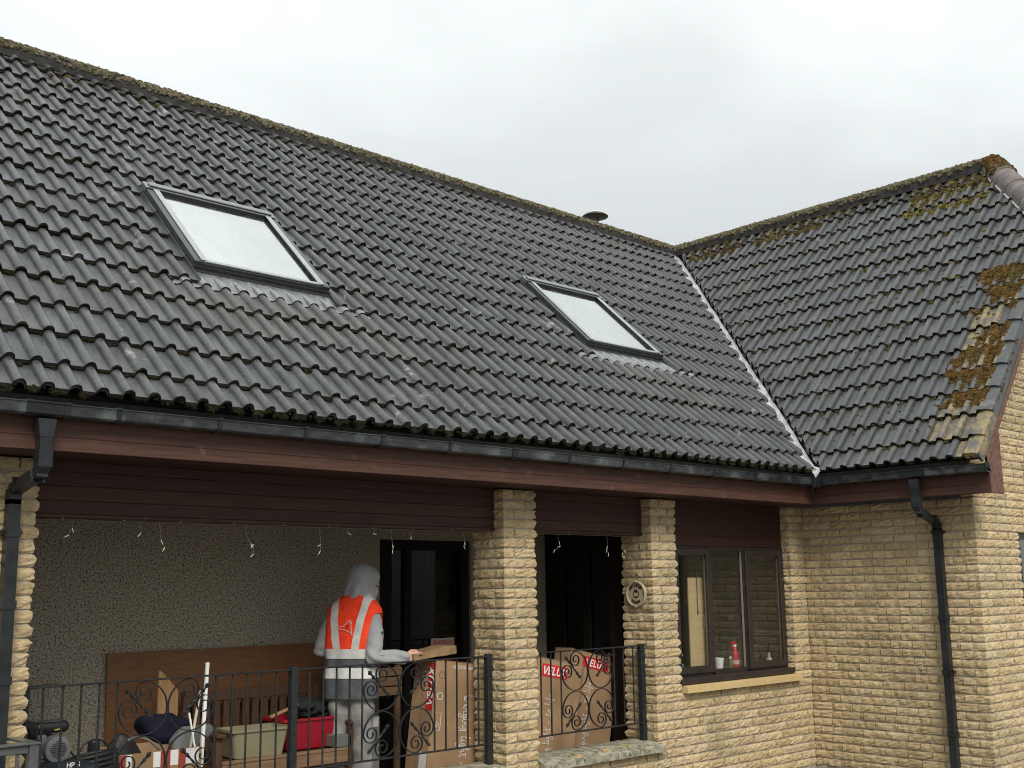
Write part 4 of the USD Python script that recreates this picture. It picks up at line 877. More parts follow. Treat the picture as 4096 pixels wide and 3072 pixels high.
# inner corner piece
cpr = box(-OF-0.118, -OF-0.004, -OF-0.118, -OF-0.004, ZG-0.09, ZG-0.078); obj('corner_piece', cat(cpr, box(-OF-0.118, -OF-0.105, -OF-0.16, -OF-0.118, ZG-0.09, ZG+0.004), box(-OF-0.16, -OF-0.118, -OF-0.118, -OF-0.105, ZG-0.09, ZG+0.004)), PIPE, mg)
def downpipe(name, top, wallp, o, along, label, collars, zend=0.0):
    part = node(name, house, label); o = np.asarray(o, float); top = np.asarray(top, float); wp = np.asarray(wallp, float); d = np.asarray(along, float)
    w = 0.064
    for s in (-1, 1): gutter_strap(part, top - o*0.058 + d*s*0.098 + [0, 0, ZG - top[2]], o, d, 0.030, 'outlet_strap', 0.007)
    gutter_strap(part, top - o*0.058 + [0, 0, ZG - top[2]], o, d, 0.17, 'outlet_body', 0.004)
    z = np.array([0, 0, 1.0])
    funnel = m3.Manifold.batch_hull([m3.Manifold.cube([w+0.006, w+0.006, 0.04], True).translate(list(top + [0, 0, -0.075])), m3.Manifold.cube([(w+0.03) if abs(d[0]) else w+0.004, (w+0.03) if abs(d[1]) else w+0.004, 0.01], True).translate(list(top + [0, 0, -0.005]))])
    obj('outlet', man(funnel), PIPE, part)
    zt, zb = top[2] - 0.08, wp[2]
    a = np.array([top[0], top[1], zt]); b = np.array([top[0], top[1], 2.42]); c = np.array([wp[0], wp[1], zb]); e = np.array([wp[0], wp[1], zend])
    def sq(p, q, ww, nm):
        p, q = np.asarray(p, float), np.asarray(q, float); t = (q-p)/np.linalg.norm(q-p); n2 = np.cross(t, d); n2 /= np.linalg.norm(n2)
        ring = [p + (d*sx + n2*sy)*ww/2 for sx, sy in ((-1, -1), (1, -1), (1, 1), (-1, 1))]
        h = trimesh.convex.convex_hull(np.array(ring + [r_ + (q-p) for r_ in ring])); obj(nm, (np.array(h.vertices), np.array(h.faces)), PIPE, part)
    sq(a, b, w, 'pipe'); sq(a*0.45+b*0.55 + z*0.0, b - z*0.02, w+0.009, 'socket')
    bend = m3.Manifold.batch_hull([m3.Manifold.cube([w, w, 0.006], True).translate(list(b - z*0.02)), m3.Manifold.cube([w, w, 0.02], True).translate(list(b - z*0.055 + (c-b)*0.12*np.array([1, 1, 0])))])
    obj('bend', man(bend), PIPE, part)
    sq(b - z*0.04, c + z*0.02, w*0.92, 'offset_pipe')
    tdir = (c-b)/np.linalg.norm(c-b)
    sq(b - z*0.04 + tdir*0.06, b - z*0.04 + tdir*0.075, w+0.008, 'socket'); sq(c + z*0.02 - tdir*0.09, c + z*0.02 - tdir*0.075, w+0.008, 'socket')
    bend2 = m3.Manifold.batch_hull([m3.Manifold.cube([w, w, 0.01], True).translate(list(c - z*0.05)), m3.Manifold.cube([w, w, 0.012], True).translate(list(c + z*0.02 - o*0.0))])
    obj('bend', man(bend2), PIPE, part)
    sq(c - z*0.03, e, w, 'pipe')
    for zc, big in collars:
        q = np.array([wp[0], wp[1], zc]); sq(q, q - z*0.045, w+0.012, 'collar')
        if big:
            for s in (-1, 1): obj('fixing_lug', tube([q + d*s*(w/2+0.016) - z*0.02 + o*0.0, q + d*s*(w/2+0.016) - z*0.02 - o*0.035], 0.013, 8), PIPE, part)
downpipe('downpipe', [-OF-0.06, -1.44, ZG-0.085], [-0.05, -1.43, 2.255], [-1.0, 0, 0], [0, 1.0, 0], 'black square downpipe on the wing wall', [(2.215, True), (1.45, False), (0.98, True), (0.45, False)])
downpipe('downpipe', [-7.725, -OF-0.06, ZG-0.085], [-7.733, -0.05, 2.285], [0, -1.0, 0], [1.0, 0, 0], 'black square downpipe in front of the left wall', [(2.10, True), (1.72, False), (1.33, False)])

# ------------------------------------------------------------------ kitchen window
kw = node('kitchen_window', house)
y0, y1 = 0.06, 0.128
obj('frame', cat(box(-2.03, -0.268, y0+0.02, y1, 2.056, 2.094), box(-2.03, -1.96, y0+0.02, y1, 0.968, 2.056), box(-1.475, -1.43, y0+0.02, y1, 0.968, 2.056), box(-0.945, -0.885, y0+0.02, y1, 0.968, 2.056), box(-0.318, -0.268, y0+0.02, y1, 0.968, 2.056), box(-1.43, -0.945, y0+0.02, y1, 0.958, 0.998), box(-1.96, -1.475, y0+0.02, y1, 0.958, 0.985), box(-0.885, -0.318, y0+0.02, y1, 0.958, 0.985)), PVC_BROWN, kw)
def sash(x0, x1, z0, z1, t=0.062):
    obj('sash', cat(box(x0, x0+t, y0, y0+0.05, z0, z1, 0.004), box(x1-t, x1, y0, y0+0.05, z0, z1, 0.004), box(x0+t, x1-t, y0+0.001, y0+0.049, z0, z0+t, 0.004), box(x0+t, x1-t, y0+0.001, y0+0.049, z1-t, z1, 0.004)), PVC_BROWN, kw)
    obj('pane', box(x0+t-0.005, x1-t+0.005, y0+0.022, y0+0.028, z0+t-0.005, z1-t+0.005), GLASS, kw)
    obj('bead', cat(box(x1-t-0.004, x1-t+0.001, y0+0.0285, y0+0.04, z0+t, z1-t)), PVC_GOLD, kw)
sash(-1.985, -1.455, 0.978, 2.074); sash(-0.915, -0.296, 0.972, 2.074)
obj('pane', box(-1.435, -0.94, y0+0.05, y0+0.056, 0.992, 2.06), GLASS, kw)
obj('bead', box(-0.950, -0.9455, y0+0.03, y0+0.049, 0.998, 2.055), PVC_GOLD, kw)
obj('sub_sill', cat(box(-2.03, -0.30, -0.018, 0.128, 0.905, 0.957, 0.006)), PVC_BROWN, kw)
sp = np.array([[-2.02, -0.062, 0.836], [-2.02, -0.062, 0.885], [-2.02, 0.0, 0.897], [-2.02, 0.13, 0.904], [-2.02, 0.13, 0.836]])
obj('stone_sill', rough(ribbon_prism(sp[::-1], [1.0, 0, 0], 1.772), 0.004, 20, 8), STONE_SILL, kw)
obj('handle', cat(box(-1.505, -1.485, y0+0.052, y0+0.075, 1.36, 1.48, 0.004)), PVC_GOLD, kw)

# ------------------------------------------------------------------ wrought-iron balustrades
YR = 0.13; ZT, ZBt = 1.252, 0.612
def scroll_curve(R, n=150):
    """an open ring whose two ends wind inwards into spirals; the gap faces +x; returns two halves joined as points in the plane"""
    p = np.array([-R, 0.0]); th = math.pi/2; ds = R*0.03; turn = 0.0; out = [p.copy()]
    A0 = math.radians(125)
    while turn < A0 + math.radians(590) and len(out) < 600:
        e = turn - A0
        r = R if e < 0 else R*max(0.42*(1 - 0.80*e/math.radians(600)), 0.07)
        step = min(ds, r*0.22); th -= step/r; turn += step/r; p = p + step*np.array([math.cos(th), math.sin(th)]); out.append(p.copy())
    a = np.array(out); b = a.copy(); b[:, 1] *= -1
    return np.vstack([b[::-1], a[1:]])
def flat_bar(pts, w, t, normal):
    """a flat bar bent along pts; w across (along normal), t thick"""
    p = np.asarray(pts, float); n = len(p); tg = np.gradient(p, axis=0); tg /= np.linalg.norm(tg, axis=1, keepdims=True)+1e-12
    nn = np.broadcast_to(np.asarray(normal, float), (n, 3)); b = np.cross(tg, nn)
    ring = [(-w/2, -t/2), (w/2, -t/2), (w/2, t/2), (-w/2, t/2)]
    V = np.stack([p + nn*a + b*c for a, c in ring], 1).reshape(-1, 3); F = []
    for i in range(n-1):
        for j in range(4): k = (j+1) % 4; F += [[i*4+j, i*4+k, (i+1)*4+k], [i*4+j, (i+1)*4+k, (i+1)*4+j]]
    F += [[0, 2, 1], [0, 3, 2], [4*n-4, 4*n-3, 4*n-2], [4*n-4, 4*n-2, 4*n-1]]
    return V, np.array(F)
def scroll_panel(part, x0, x1, z0, z1):
    w, h = (x1-x0)/2, (z1-z0)/2; R = min(w, h)*0.5
    for ix in (0, 1):
        for iz in (0, 1):
            c = np.array([x0 + w*(ix+0.5), z0 + h*(iz+0.5)]); a = math.atan2(1 if iz else -1, 1 if ix else -1)
            q = scroll_curve(R); ca, sa = math.cos(a), math.sin(a)
            sx, sz = w/2/R*0.985, h/2/R*0.985
            X = c[0] + (q[:, 0]*ca - q[:, 1]*sa)*sx; Z = c[1] + (q[:, 0]*sa + q[:, 1]*ca)*sz
            obj('scroll', flat_bar(np.column_stack([X, np.full(len(X), YR), Z]), 0.013, 0.006, [0, 1.0, 0]), IRON, part, smooth=30)
            d = np.array([ca*w, sa*h])/math.hypot(w, h); L = R*2.35; m = c + d*R*0.36
            tt = np.linspace(-L/2, L/2, 41); rr = np.full(41, 0.0058)
            u = np.abs(tt)/(L/2)
            rr = 0.0052 + 0.0045*np.exp(-((u-0.52)/0.07)**2) + 0.006*np.exp(-((u-0.83)/0.10)**2); rr[u > 0.9] *= np.clip((1-u[u > 0.9])/0.1, 0.08, 1)
            P = np.column_stack([m[0] + d[0]*tt, np.full(41, YR-0.004), m[1] + d[1]*tt])
            obj('spear_bar', tube(P, rr, 4, square=True, twist=9.0), IRON, part)
def balustrade(label, x0, x1, bars, panels, posts, left_bracket):
    r = node('balustrade', None, label, 'railing', None)
    obj('top_rail', box(x0, x1, YR-0.019, YR+0.019, ZT-0.010, ZT, 0.003), IRON, r); obj('bottom_rail', box(x0 + (0.04 if left_bracket else 0), x1, YR-0.016, YR+0.016, ZBt, ZBt+0.010, 0.003), IRON, r)
    for x in bars: obj('bar', tube([[x, YR, ZBt+0.008], [x, YR, ZT-0.008]], 0.0068, 8), IRON, r, smooth=30)
    for x, z0 in posts: obj('post', box(x-0.024, x+0.024, YR-0.024, YR+0.024, z0, ZT+0.012, 0.003), IRON, r)
    for a, b in panels: scroll_panel(r, a+0.007, b-0.007, ZBt+0.01, ZT-0.01)
    if left_bracket:
        obj('wall_bracket', cat(box(x0-0.012, x0+0.012, YR-0.012, YR+0.012, 0.60, ZT-0.004, 0.003), *[box(x0-0.06, x0, YR-0.010, YR+0.010, z-0.012, z+0.012) for z in (1.215, 1.10, 1.02, 0.70)]), IRON, r)
    return r
balustrade('long black iron balustrade with two scroll panels in front of the man', -7.53, -4.16, [-7.442, -7.334, -7.229, -7.124, -7.017, -6.391, -6.277, -6.176, -6.069, -5.960, -5.715, -5.606, -5.502, -5.396, -5.292, -4.661, -4.557, -4.452, -4.349, -4.244],
    [(-7.017, -6.391), (-5.292, -4.661)], [(-5.839, 0.47), (-4.145, 0.47)], True)
balustrade('short black iron balustrade with one scroll panel between the two brick pillars', -3.755, -2.392, [-3.70, -3.593, -3.483, -3.371, -2.743, -2.624, -2.503], [(-3.371, -2.743)], [(-2.394, 0.47)], False)

# grey handrail at the lower left
hr = node('step_handrail', None, 'grey metal handrail corner in front of the left wall', 'handrail')
HX, HY, HZ = -7.655, -0.32, 1.015
obj('post', box(HX-0.024, HX+0.024, HY-0.024, HY+0.024, 0.0, HZ-0.012, 0.003), RAILGREY, hr)
obj('top_rail', box(HX-1.5, HX+0.03, HY-0.03, HY+0.03, HZ-0.012, HZ, 0.003), RAILGREY, hr)
obj('top_rail', box(HX-0.03, HX+0.03, HY+0.031, -0.03, HZ-0.012, HZ, 0.003), RAILGREY, hr)
obj('under_rail', box(HX-1.5, HX-0.025, HY-0.014, HY+0.014, HZ-0.052, HZ-0.013, 0.003), RAILGREY, hr)
obj('bottom_rail', box(HX-1.5, HX-0.025, HY-0.016, HY+0.016, 0.10, 0.13, 0.003), RAILGREY, hr)
for k in range(9): obj('baluster', box(HX-0.075-0.1*k-0.008, HX-0.075-0.1*k+0.008, HY-0.008, HY+0.008, 0.13, HZ-0.053, 0.002), RAILGREY, hr)

# ------------------------------------------------------------------ house sign
sgn = node('house_sign', None, 'round brass-coloured house name plaque with raised lettering on the right brick pillar', 'sign')
BRASS = mat('weathered_brass', (0.30, 0.245, 0.155), 0.5, 0.5, metallic=0.0, col2=(0.40, 0.335, 0.225), scale=40); BRASS_D = mat('dark_relief', (0.02, 0.018, 0.012), 0.6)
SC = np.array([PB-0.012, 0.170, 1.681]); SR_, SU_ = np.array([0, -1.0, 0]), np.array([0, 0, 1.0])     # seen from -x: right is -y
Rs = np.array([[0, 0, -1.0], [-1.0, 0, 0], [0, 1.0, 0]])            # lathe z -> -x
def disc(prof): v, f = lathe(prof, 48); return SC + np.column_stack([-v[:, 2], v[:, 0], v[:, 1]]), f[:, ::-1]
obj('plate', disc([(0.0, 0.012), (0.094, 0.012), (0.098, 0.008), (0.10, 0.0)]), BRASS, sgn)
obj('rim', disc([(0.094, 0.012), (0.096, 0.022), (0.104, 0.024), (0.111, 0.018), (0.112, 0.0)]), BRASS, sgn, smooth=True)
for zs in (1, -1): obj('fixing_boss', tf(trimesh.creation.icosphere(2, 0.011), t=SC + [-0.016, 0, zs*0.108]), BRASS, sgn, smooth=True)
def arc_text(s, R, top, h):
    out = []; n = len(s); step = 0.235 if top else 0.27
    for i, ch in enumerate(s):
        a = (math.pi/2 - (i-(n-1)/2)*step) if top else (-math.pi/2 + (i-(n-1)/2)*step)
        rd = SR_*math.cos(a) + SU_*math.sin(a); tg = SR_*math.sin(a) - SU_*math.cos(a)
        if not top: tg, upd, rr = -tg, -rd, R + h*0.4
        else: upd, rr = rd, R - h*0.35
        out.append(text(ch, h, SC + np.array([-0.0125, 0, 0]) + rd*rr, tg, upd, 0.004, True, True))
    return cat(*out)
obj('lettering', cat(arc_text('Millside', 0.073, True, 0.026), arc_text('House', 0.070, False, 0.026)), BRASS_D, sgn)
em = disc([(0.0, 0.014), (0.034, 0.014), (0.035, 0.011)]); obj('emblem_ground', em, BRASS_D, sgn)
def flat_poly(pts, x, t): return ribbon_prism(np.array([SC + SR_*a + SU_*b + np.array([-x, 0, 0]) for a, b in pts]), [-1.0, 0, 0], t)
obj('emblem', cat(flat_poly([(-0.022, -0.02), (0.022, -0.02), (0.022, 0.0), (-0.022, 0.0)], 0.0142, 0.004), flat_poly([(-0.026, 0.0), (-0.002, 0.0), (-0.014, 0.014)], 0.0142, 0.005), flat_poly([(0.004, 0.0), (0.026, 0.0), (0.015, 0.012)], 0.0142, 0.005)), BRASS, sgn)
obj('emblem_spires', cat(flat_poly([(-0.022, 0.018), (-0.004, 0.02), (-0.014, 0.046)], 0.0125, 0.004), flat_poly([(0.0, 0.022), (0.020, 0.018), (0.008, 0.044)], 0.0125, 0.004)), BRASS_D, sgn)
for a in (0.072, -0.072): obj('stud', tf(trimesh.creation.icosphere(1, 0.004), t=SC + SR_*a + [-0.013, 0, 0]), BRASS_D, sgn)

# ------------------------------------------------------------------ light string under the beams
WIRE = mat('white_cable', (0.20, 0.185, 0.15), 0.6); BULB = mat('clear_bulb', (0.75, 0.74, 0.68), 0.3)
def light_string(label, x0, x1, drops, seed):
    s = node('light_string', None, label, 'string lights'); gg = np.random.default_rng(seed)
    xs = np.linspace(x0, x1, 60); obj('wire', tube(np.column_stack([xs, np.full(60, 0.116), 2.171 - 0.006*np.abs(np.sin(xs*9))]), 0.0012, 4), WIRE, s)
    for x in np.arange(x0+0.1, x1, 0.36): obj('clip', tf(trimesh.creation.icosphere(1, 0.005), t=(x, 0.10, 2.172)), WIRE, s)
    for pts in drops:
        p = np.array([[a, 0.116, b] for a, b in pts]); 
        if len(p) < 2: continue
        full = np.vstack([[[p[0, 0] - 0.01, 0.116, 2.17]], p]); obj('wire', tube(full, 0.0013, 4), WIRE, s)
        for k in range(1, len(p)):
            d = gg.normal(0, 1, 3)*[1, 0.2, 0.5] + [0, 0, -0.9]; d /= np.linalg.norm(d); obj('bulb', tube([p[k], p[k] + d*0.016, p[k] + d*0.030], [0.0026, 0.003, 0.0012], 5), BULB, s)
light_string('white icicle light string hanging from the beam of the wide porch opening', -7.50, -4.13, [[(-7.335, 2.14), (-7.338, 2.12), (-7.355, 2.08)], [(-6.923, 2.12), (-6.925, 2.10)], [(-6.80, 2.12), (-6.795, 2.063), (-6.768, 2.018)], [(-6.215, 2.09), (-6.185, 2.05), (-6.164, 2.045), (-6.162, 1.985)],
    [(-5.66, 2.11), (-5.655, 2.05), (-5.657, 2.01)], [(-5.438, 2.155), (-5.436, 2.135)], [(-5.21, 2.155), (-5.222, 2.135)], [(-4.892, 2.14), (-4.885, 2.12)], [(-5.06, 2.10), (-5.053, 2.06), (-5.054, 2.025)], [(-4.385, 2.12), (-4.38, 2.09), (-4.39, 2.06)]], 1)
light_string('white icicle light string hanging over the narrow porch opening', -3.74, -2.39, [[(-3.39, 2.15), (-3.375, 2.11), (-3.36, 2.07), (-3.425, 2.045)], [(-2.80, 2.15), (-2.795, 2.08), (-2.805, 2.05), (-2.785, 2.025)], [(-2.60, 2.10), (-2.585, 2.05), (-2.61, 2.03), (-2.575, 1.99)]], 2)

# ------------------------------------------------------------------ cardboard boxes
def carton(label, base, w, d, h, lean, yaw_, mats=None, name='cardboard_box'):
    """a tall box standing on base (its lower left front corner), leaning to the right by lean degrees; returns a function mapping (x, y, z) of the box to the world and the prim"""
    p = node(name, None, label, 'cardboard box')
    R = rot([0, 1, 0], lean) @ rot([0, 0, 1], yaw_); t = np.asarray(base, float)
    to = lambda q: np.asarray(q, float) @ R.T + t
    v, f = box(0, w, 0, d, 0, h, 0.004); obj('body', (to(v), f), CARD, p)
    return p, to, R
def flaps(p, to, w, d, h, m=None):
    for (x0, x1, y0, y1, n) in ((0.001, w-0.001, 0.001, d*0.49, 'flap'), (0.001, w-0.001, d*0.51, d-0.001, 'flap')):
        v, f = box(x0, x1, y0, y1, h+0.0005, h+0.006, 0.001); obj(n, (to(v), f), CARD_D, p)
    for (x0, x1) in ((0, 0.012), (w-0.012, w)): v, f = box(x0, x1, 0.002, d-0.002, h+0.007, h+0.009); obj('edge_tape', (to(v), f), CARD_E, p)
def label_on(p, to, R, face, rect, words=None, hgt=0.05, m=RED_LABEL, tm=WHITE, off=0.0015, name='label', rotq=0, slant=0.0):
    """a flat label on the front ('f'), left ('l') or top ('t') face; rect in that face's axes"""
    a0, a1, b0, b1 = rect
    ax = {'f': (lambda a, b: [a, -off, b]), 'l': (lambda a, b: [-off, a, b]), 't': (lambda a, b: [a, b, HT + 0.008 + off])}[face]
    c = [ax(a0, b0), ax(a1, b0), ax(a1, b1), ax(a0, b1)]
    nrm = {'f': [0, -1.0, 0], 'l': [-1.0, 0, 0], 't': [0, 0, 1.0]}[face]
    v, f = ribbon_prism(np.array(c, float)[::(1 if face != 'l' else -1)], nrm, 0.0008); obj(name, (to(v), f), m, p)
    if words:
        rd = {'f': np.array([1.0, 0, 0]), 'l': np.array([0, -1.0, 0]), 't': np.array([1.0, 0, 0])}[face]; ud = np.array([0, 0, 1.0]) if face != 't' else np.array([0, 1.0, 0])
        for _ in range(rotq): rd, ud = ud, -rd
        ctr = np.array(ax((a0+a1)/2, (b0+b1)/2)) + np.array(nrm)*0.001
        tv, tff = text(words, hgt, (0, 0, 0), [1, 0, 0], [0, 1, 0], 0.0008, True)
        xy = tv[:, :2] - [(tv[:, 0].min()+tv[:, 0].max())/2, hgt/2]
        xy[:, 0] += slant*xy[:, 1]
        tv = ctr + xy[:, :1]*rd + xy[:, 1:2]*ud + tv[:, 2:]*np.array(nrm); obj('lettering', (to(tv), tff), tm, p)
HAND = {}
def handwriting(s, size, seed):
    """joined-up strokes standing for the handwritten slogan, as runs of points"""
    G = {'b': [(0, 1.6), (0.1, 0.1), (0.35, 0), (0.5, 0.35), (0.25, 0.6), (0.1, 0.4)], 'r': [(0, 0), (0.1, 0.55), (0.15, 0.7), (0.3, 0.6), (0.4, 0.65)], 'i': [(0, 0.1), (0.1, 0.7), (0.12, 0.1), (0.3, 0.05)], 'n': [(0, 0), (0.08, 0.65), (0.12, 0.3), (0.3, 0.68), (0.38, 0.05), (0.5, 0.05)],
         'g': [(0.4, 0.6), (0.1, 0.6), (0.05, 0.15), (0.3, 0.1), (0.42, 0.6), (0.38, -0.5), (0.15, -0.75), (0.0, -0.5), (0.45, 0.05)], 'l': [(0, 0.1), (0.25, 1.3), (0.18, 1.5), (0.08, 1.2), (0.1, 0.1), (0.3, 0.05)], 'h': [(0, 0), (0.2, 1.4), (0.1, 1.4), (0.08, 0.05), (0.25, 0.65), (0.38, 0.5), (0.4, 0.05), (0.55, 0.1)],
         't': [(0, 0.2), (0.15, 1.2), (0.15, 0.2), (0.25, 0.02), (0.4, 0.1)], 'f': [(0.05, 0), (0.3, 1.3), (0.2, 1.5), (0.1, 1.2), (0.08, -0.6), (-0.05, -0.5), (0.15, 0.1), (0.35, 0.2)], 'e': [(0.05, 0.3), (0.35, 0.45), (0.25, 0.7), (0.05, 0.45), (0.1, 0.05), (0.4, 0.12)], 'o': [(0.25, 0.65), (0.05, 0.45), (0.1, 0.05), (0.35, 0.1), (0.35, 0.55), (0.25, 0.65), (0.5, 0.6)]}
    runs, x, cur = [], 0.0, []
    for ch in s:
        if ch == ' ':
            if cur: runs.append(cur)
            cur = []; x += 0.45; continue
        if ch == '-':
            if cur: runs.append(cur)
            runs.append([(x, 0.35), (x+0.5, 0.38)]); cur = []; x += 0.7; continue
        q = G[ch]; cur += [(x + a, b) for a, b in q]; x += max(a for a, b in q) + 0.08
        if ch in 't': runs.append([(x-0.55, 0.9), (x-0.05, 0.98)])
        if ch in 'i': runs.append([(x-0.27, 1.0), (x-0.24, 1.04)])
    if cur: runs.append(cur)
    out = []
    for r_ in runs:
        p = np.array(r_, float)*size
        if len(p) > 2:
            t = np.arange(len(p)); tt = np.linspace(0, len(p)-1, len(p)*5)
            from scipy.interpolate import PchipInterpolator
            p = np.column_stack([PchipInterpolator(t, p[:, 0])(tt), PchipInterpolator(t, p[:, 1])(tt)])
        out.append(p)
    return out
def write_hand(p, to, s, size, origin, right, up, face_n, w=0.0035):
    ms = []
    for q in handwriting(s, size, 1):
        P = np.asarray(origin, float) + q[:, :1]*np.asarray(right, float) + q[:, 1:]*np.asarray(up, float); ms.append(flat_bar(to(P), w, w, to(np.asarray(face_n, float)) - to([0, 0, 0])))
    obj('handwriting', cat(*ms), WHITE, p)
Zf = 0.15
# box beside the man
HT = 1.08
b1, to1, R1 = carton('tall brown carton leaning on the left brick pillar behind the long balustrade', (-4.555, 0.40, Zf + 0.0), 0.50, 0.26, HT, 7.5, 0)
flaps(b1, to1, 0.50, 0.26, HT)
label_on(b1, to1, R1, 'l', (0.005, 0.085, HT-0.36, HT-0.02), 'VELUX', 0.062, rotq=1, slant=0.2)
label_on(b1, to1, R1, 't', (0.10, 0.34, 0.03, 0.11), None, m=PAPER); label_on(b1, to1, R1, 't', (0.05, 0.30, 0.015, 0.028), None, m=RED_LABEL)
v, f = text('www.velux.com', 0.030, (0.475, -0.0016, HT-0.022), [-1.0, 0, 0], [0, 0, -1.0], 0.0008); obj('lettering', (to1(v), f), WHITE, b1)
for k, z in enumerate((HT-0.10, HT-0.255)):
    ring = np.array([[0.06 + 0.026*math.cos(a), -0.002, z + 0.026*math.sin(a)] for a in np.linspace(0, 2*math.pi, 20)]); obj('printed_symbol', flat_bar(to1(ring), 0.002, 0.005, R1 @ [0, 1.0, 0]), WHITE if k else CARD_E, b1)
sq = np.array([[0.03, -0.002, HT-0.5], [0.085, -0.002, HT-0.5], [0.085, -0.002, HT-0.37], [0.03, -0.002, HT-0.37], [0.03, -0.002, HT-0.5]]); obj('printed_symbol', flat_bar(to1(sq), 0.002, 0.003, R1 @ [0, 1.0, 0]), WHITE, b1)
sq = np.array([[0.045, -0.002, HT-0.48], [0.07, -0.002, HT-0.455], [0.045, -0.002, HT-0.43], [0.045, -0.002, HT-0.48]]); obj('printed_symbol', flat_bar(to1(sq), 0.002, 0.003, R1 @ [0, 1.0, 0]), WHITE, b1)
write_hand(b1, to1, 'bringing light - to life', 0.066, (0.30, -0.002, HT-0.235), [0.0, 0, -1.0], [1.0, 0, 0], [0, 1.0, 0])
label_on(b1, to1, R1, 'l', (0.015, 0.10, 0.26, 0.42), None, m=PAPER, name='paper_label')
v, f = box(0, 0.0015, 0.128, 0.136, 0.01, HT-0.01); obj('seam', (to1(v - [0.0016, 0, 0]), f), CARD_E, b1)
# the two boxes in the narrow opening
HT = 1.055
b2, to2, R2 = carton('left one of the two tall red-labelled cartons in the narrow opening', (-3.545, 0.40, Zf), 0.545, 0.20, HT, 10.5, 0)
flaps(b2, to2, 0.545, 0.20, HT)
label_on(b2, to2, R2, 'f', (0.055, 0.355, HT-0.135, HT-0.035), 'VELUX', 0.062, slant=0.25)
label_on(b2, to2, R2, 't', (0.07, 0.24, 0.02, 0.12), None, m=PAPER, name='paper_label'); label_on(b2, to2, R2, 't', (0.29, 0.46, 0.02, 0.13), None, m=PAPER, name='paper_label')
for k in range(7): label_on(b2, to2, R2, 't', (0.10+0.012*k, 0.105+0.012*k + 0.004*(k % 3), 0.035, 0.10), None, m=INK, off=0.003, name='printed_bar')
ring = np.array([[0.375 + 0.05*math.cos(a), 0.075 + 0.035*math.sin(a), HT+0.011] for a in np.linspace(0, 2*math.pi, 24)]); obj('printed_symbol', flat_bar(to2(ring), 0.002, 0.006, R2 @ [0, 0, 1.0]), INK, b2)
write_hand(b2, to2, 'bringing light - to life', 0.055, (0.235, -0.002, 0.15), [-0.05, 0, 1.0], [-1.0, 0, -0.05], [0, 1.0, 0], 0.0026)
v, f = box(-0.001, 0.028, -0.0015, -0.0002, 0.002, HT-0.002); obj('edge_tape', (to2(v + [0.52, 0, 0]), f), CARD_E, b2)
HT = 1.10
b3, to3, R3 = carton('right one of the two tall red-labelled cartons in the narrow opening', (-2.98, 0.61, Zf), 0.62, 0.20, HT, 12.5, 0)
flaps(b3, to3, 0.62, 0.20, HT)
label_on(b3, to3, R3, 'f', (0.155, 0.485, HT-0.125, HT-0.03), 'VELUX', 0.058, slant=0.25)
label_on(b3, to3, R3, 't', (0.22, 0.46, 0.03, 0.16), None, m=PAPER, name='paper_label')
v, f = box(0.50, 0.60, 0.02, 0.15, HT+0.008, HT+0.011); obj('torn_flap', (to3(v + np.column_stack([np.zeros(8), np.zeros(8), (v[:, 0]-0.5)*0.35])), f), CARD_D, b3)
write_hand(b3, to3, 'bringing light - to life', 0.055, (0.30, -0.002, 0.22), [-0.02, 0, 1.0], [-1.0, 0, -0.02], [0, 1.0, 0], 0.0026)
# the flat carton in the man's hand
hc = node('flat_carton', None, 'flat torn carton held by the man above the tall carton', 'cardboard box')
vv, ff = box(-0.20, 0.20, -0.10, 0.10, 0.0, 0.055, 0.004); tt_ = trimesh.Trimesh(vv, ff).subdivide().subdivide(); v = np.array(tt_.vertices); v[:, 2] += 0.010*np.sin(v[:, 0]*14)*(v[:, 2] > 0.03) + 0.006*(meshkit.noise(v*25)-0.5)
Rh = rot([0, 0, 1], -2) @ rot([0, 1, 0], -5); HCC = np.array([-4.42, 0.50, 1.245])
obj('body', (v @ Rh.T + HCC, np.array(tt_.faces)), CARD_D, hc)
obj('slot', tf(box(-0.16, -0.13, -0.1025, -0.1005, 0.030, 0.037), R=Rh, t=HCC), BLACK, hc)

# ------------------------------------------------------------------ the man
FA = math.radians(28); PX, PY = -4.95, 0.75
RL = np.column_stack([[math.sin(FA), -math.cos(FA), 0], [math.cos(FA), math.sin(FA), 0], [0, 0, 1.0]])
TL = np.array([PX, PY, Zf])
def W(m): return tf(m, R=RL, t=TL)
SKIN = mat('skin', (0.50, 0.28, 0.21), 0.55, 0.4, col2=(0.58, 0.34, 0.26), scale=30)
HOODIE = mat('grey_marl', (0.27, 0.27, 0.28), 0.95, 0.1, col2=(0.34, 0.34, 0.35), scale=160, lo=0.3, hi=0.7, bump=0.25, bscale=14, bdist=0.01, sheen=0.2)
ORANGE = mat('fluorescent_orange', (0.85, 0.045, 0.018), 0.75, 0.2, col2=(0.95, 0.075, 0.025), scale=14, bump=0.5, bscale=12, bdist=0.012)
VGREY = mat('dark_grey_vest_cloth', (0.065, 0.07, 0.078), 0.85, 0.2, col2=(0.10, 0.105, 0.115), scale=14, bump=0.5, bscale=12, bdist=0.012)
REFLECT = mat('reflective_tape', (0.50, 0.50, 0.48), 0.45, 0.4, col2=(0.64, 0.64, 0.61), scale=9, bump=0.3, bscale=16, bdist=0.006)
TROUSER = mat('pale_grey_trousers', (0.19, 0.185, 0.175), 0.95, 0.1, col2=(0.29, 0.285, 0.27), scale=8, bump=0.8, bscale=10, bdist=0.02)
BOOT = mat('work_boot', (0.05, 0.04, 0.03), 0.7)
man_ = node('person', None, 'person in an orange hi-vis vest and grey hood seen from behind, holding a flat carton', 'person')
def S(x, y, z, r, n=24): return m3.Manifold.sphere(r, n).translate([x, y, z])
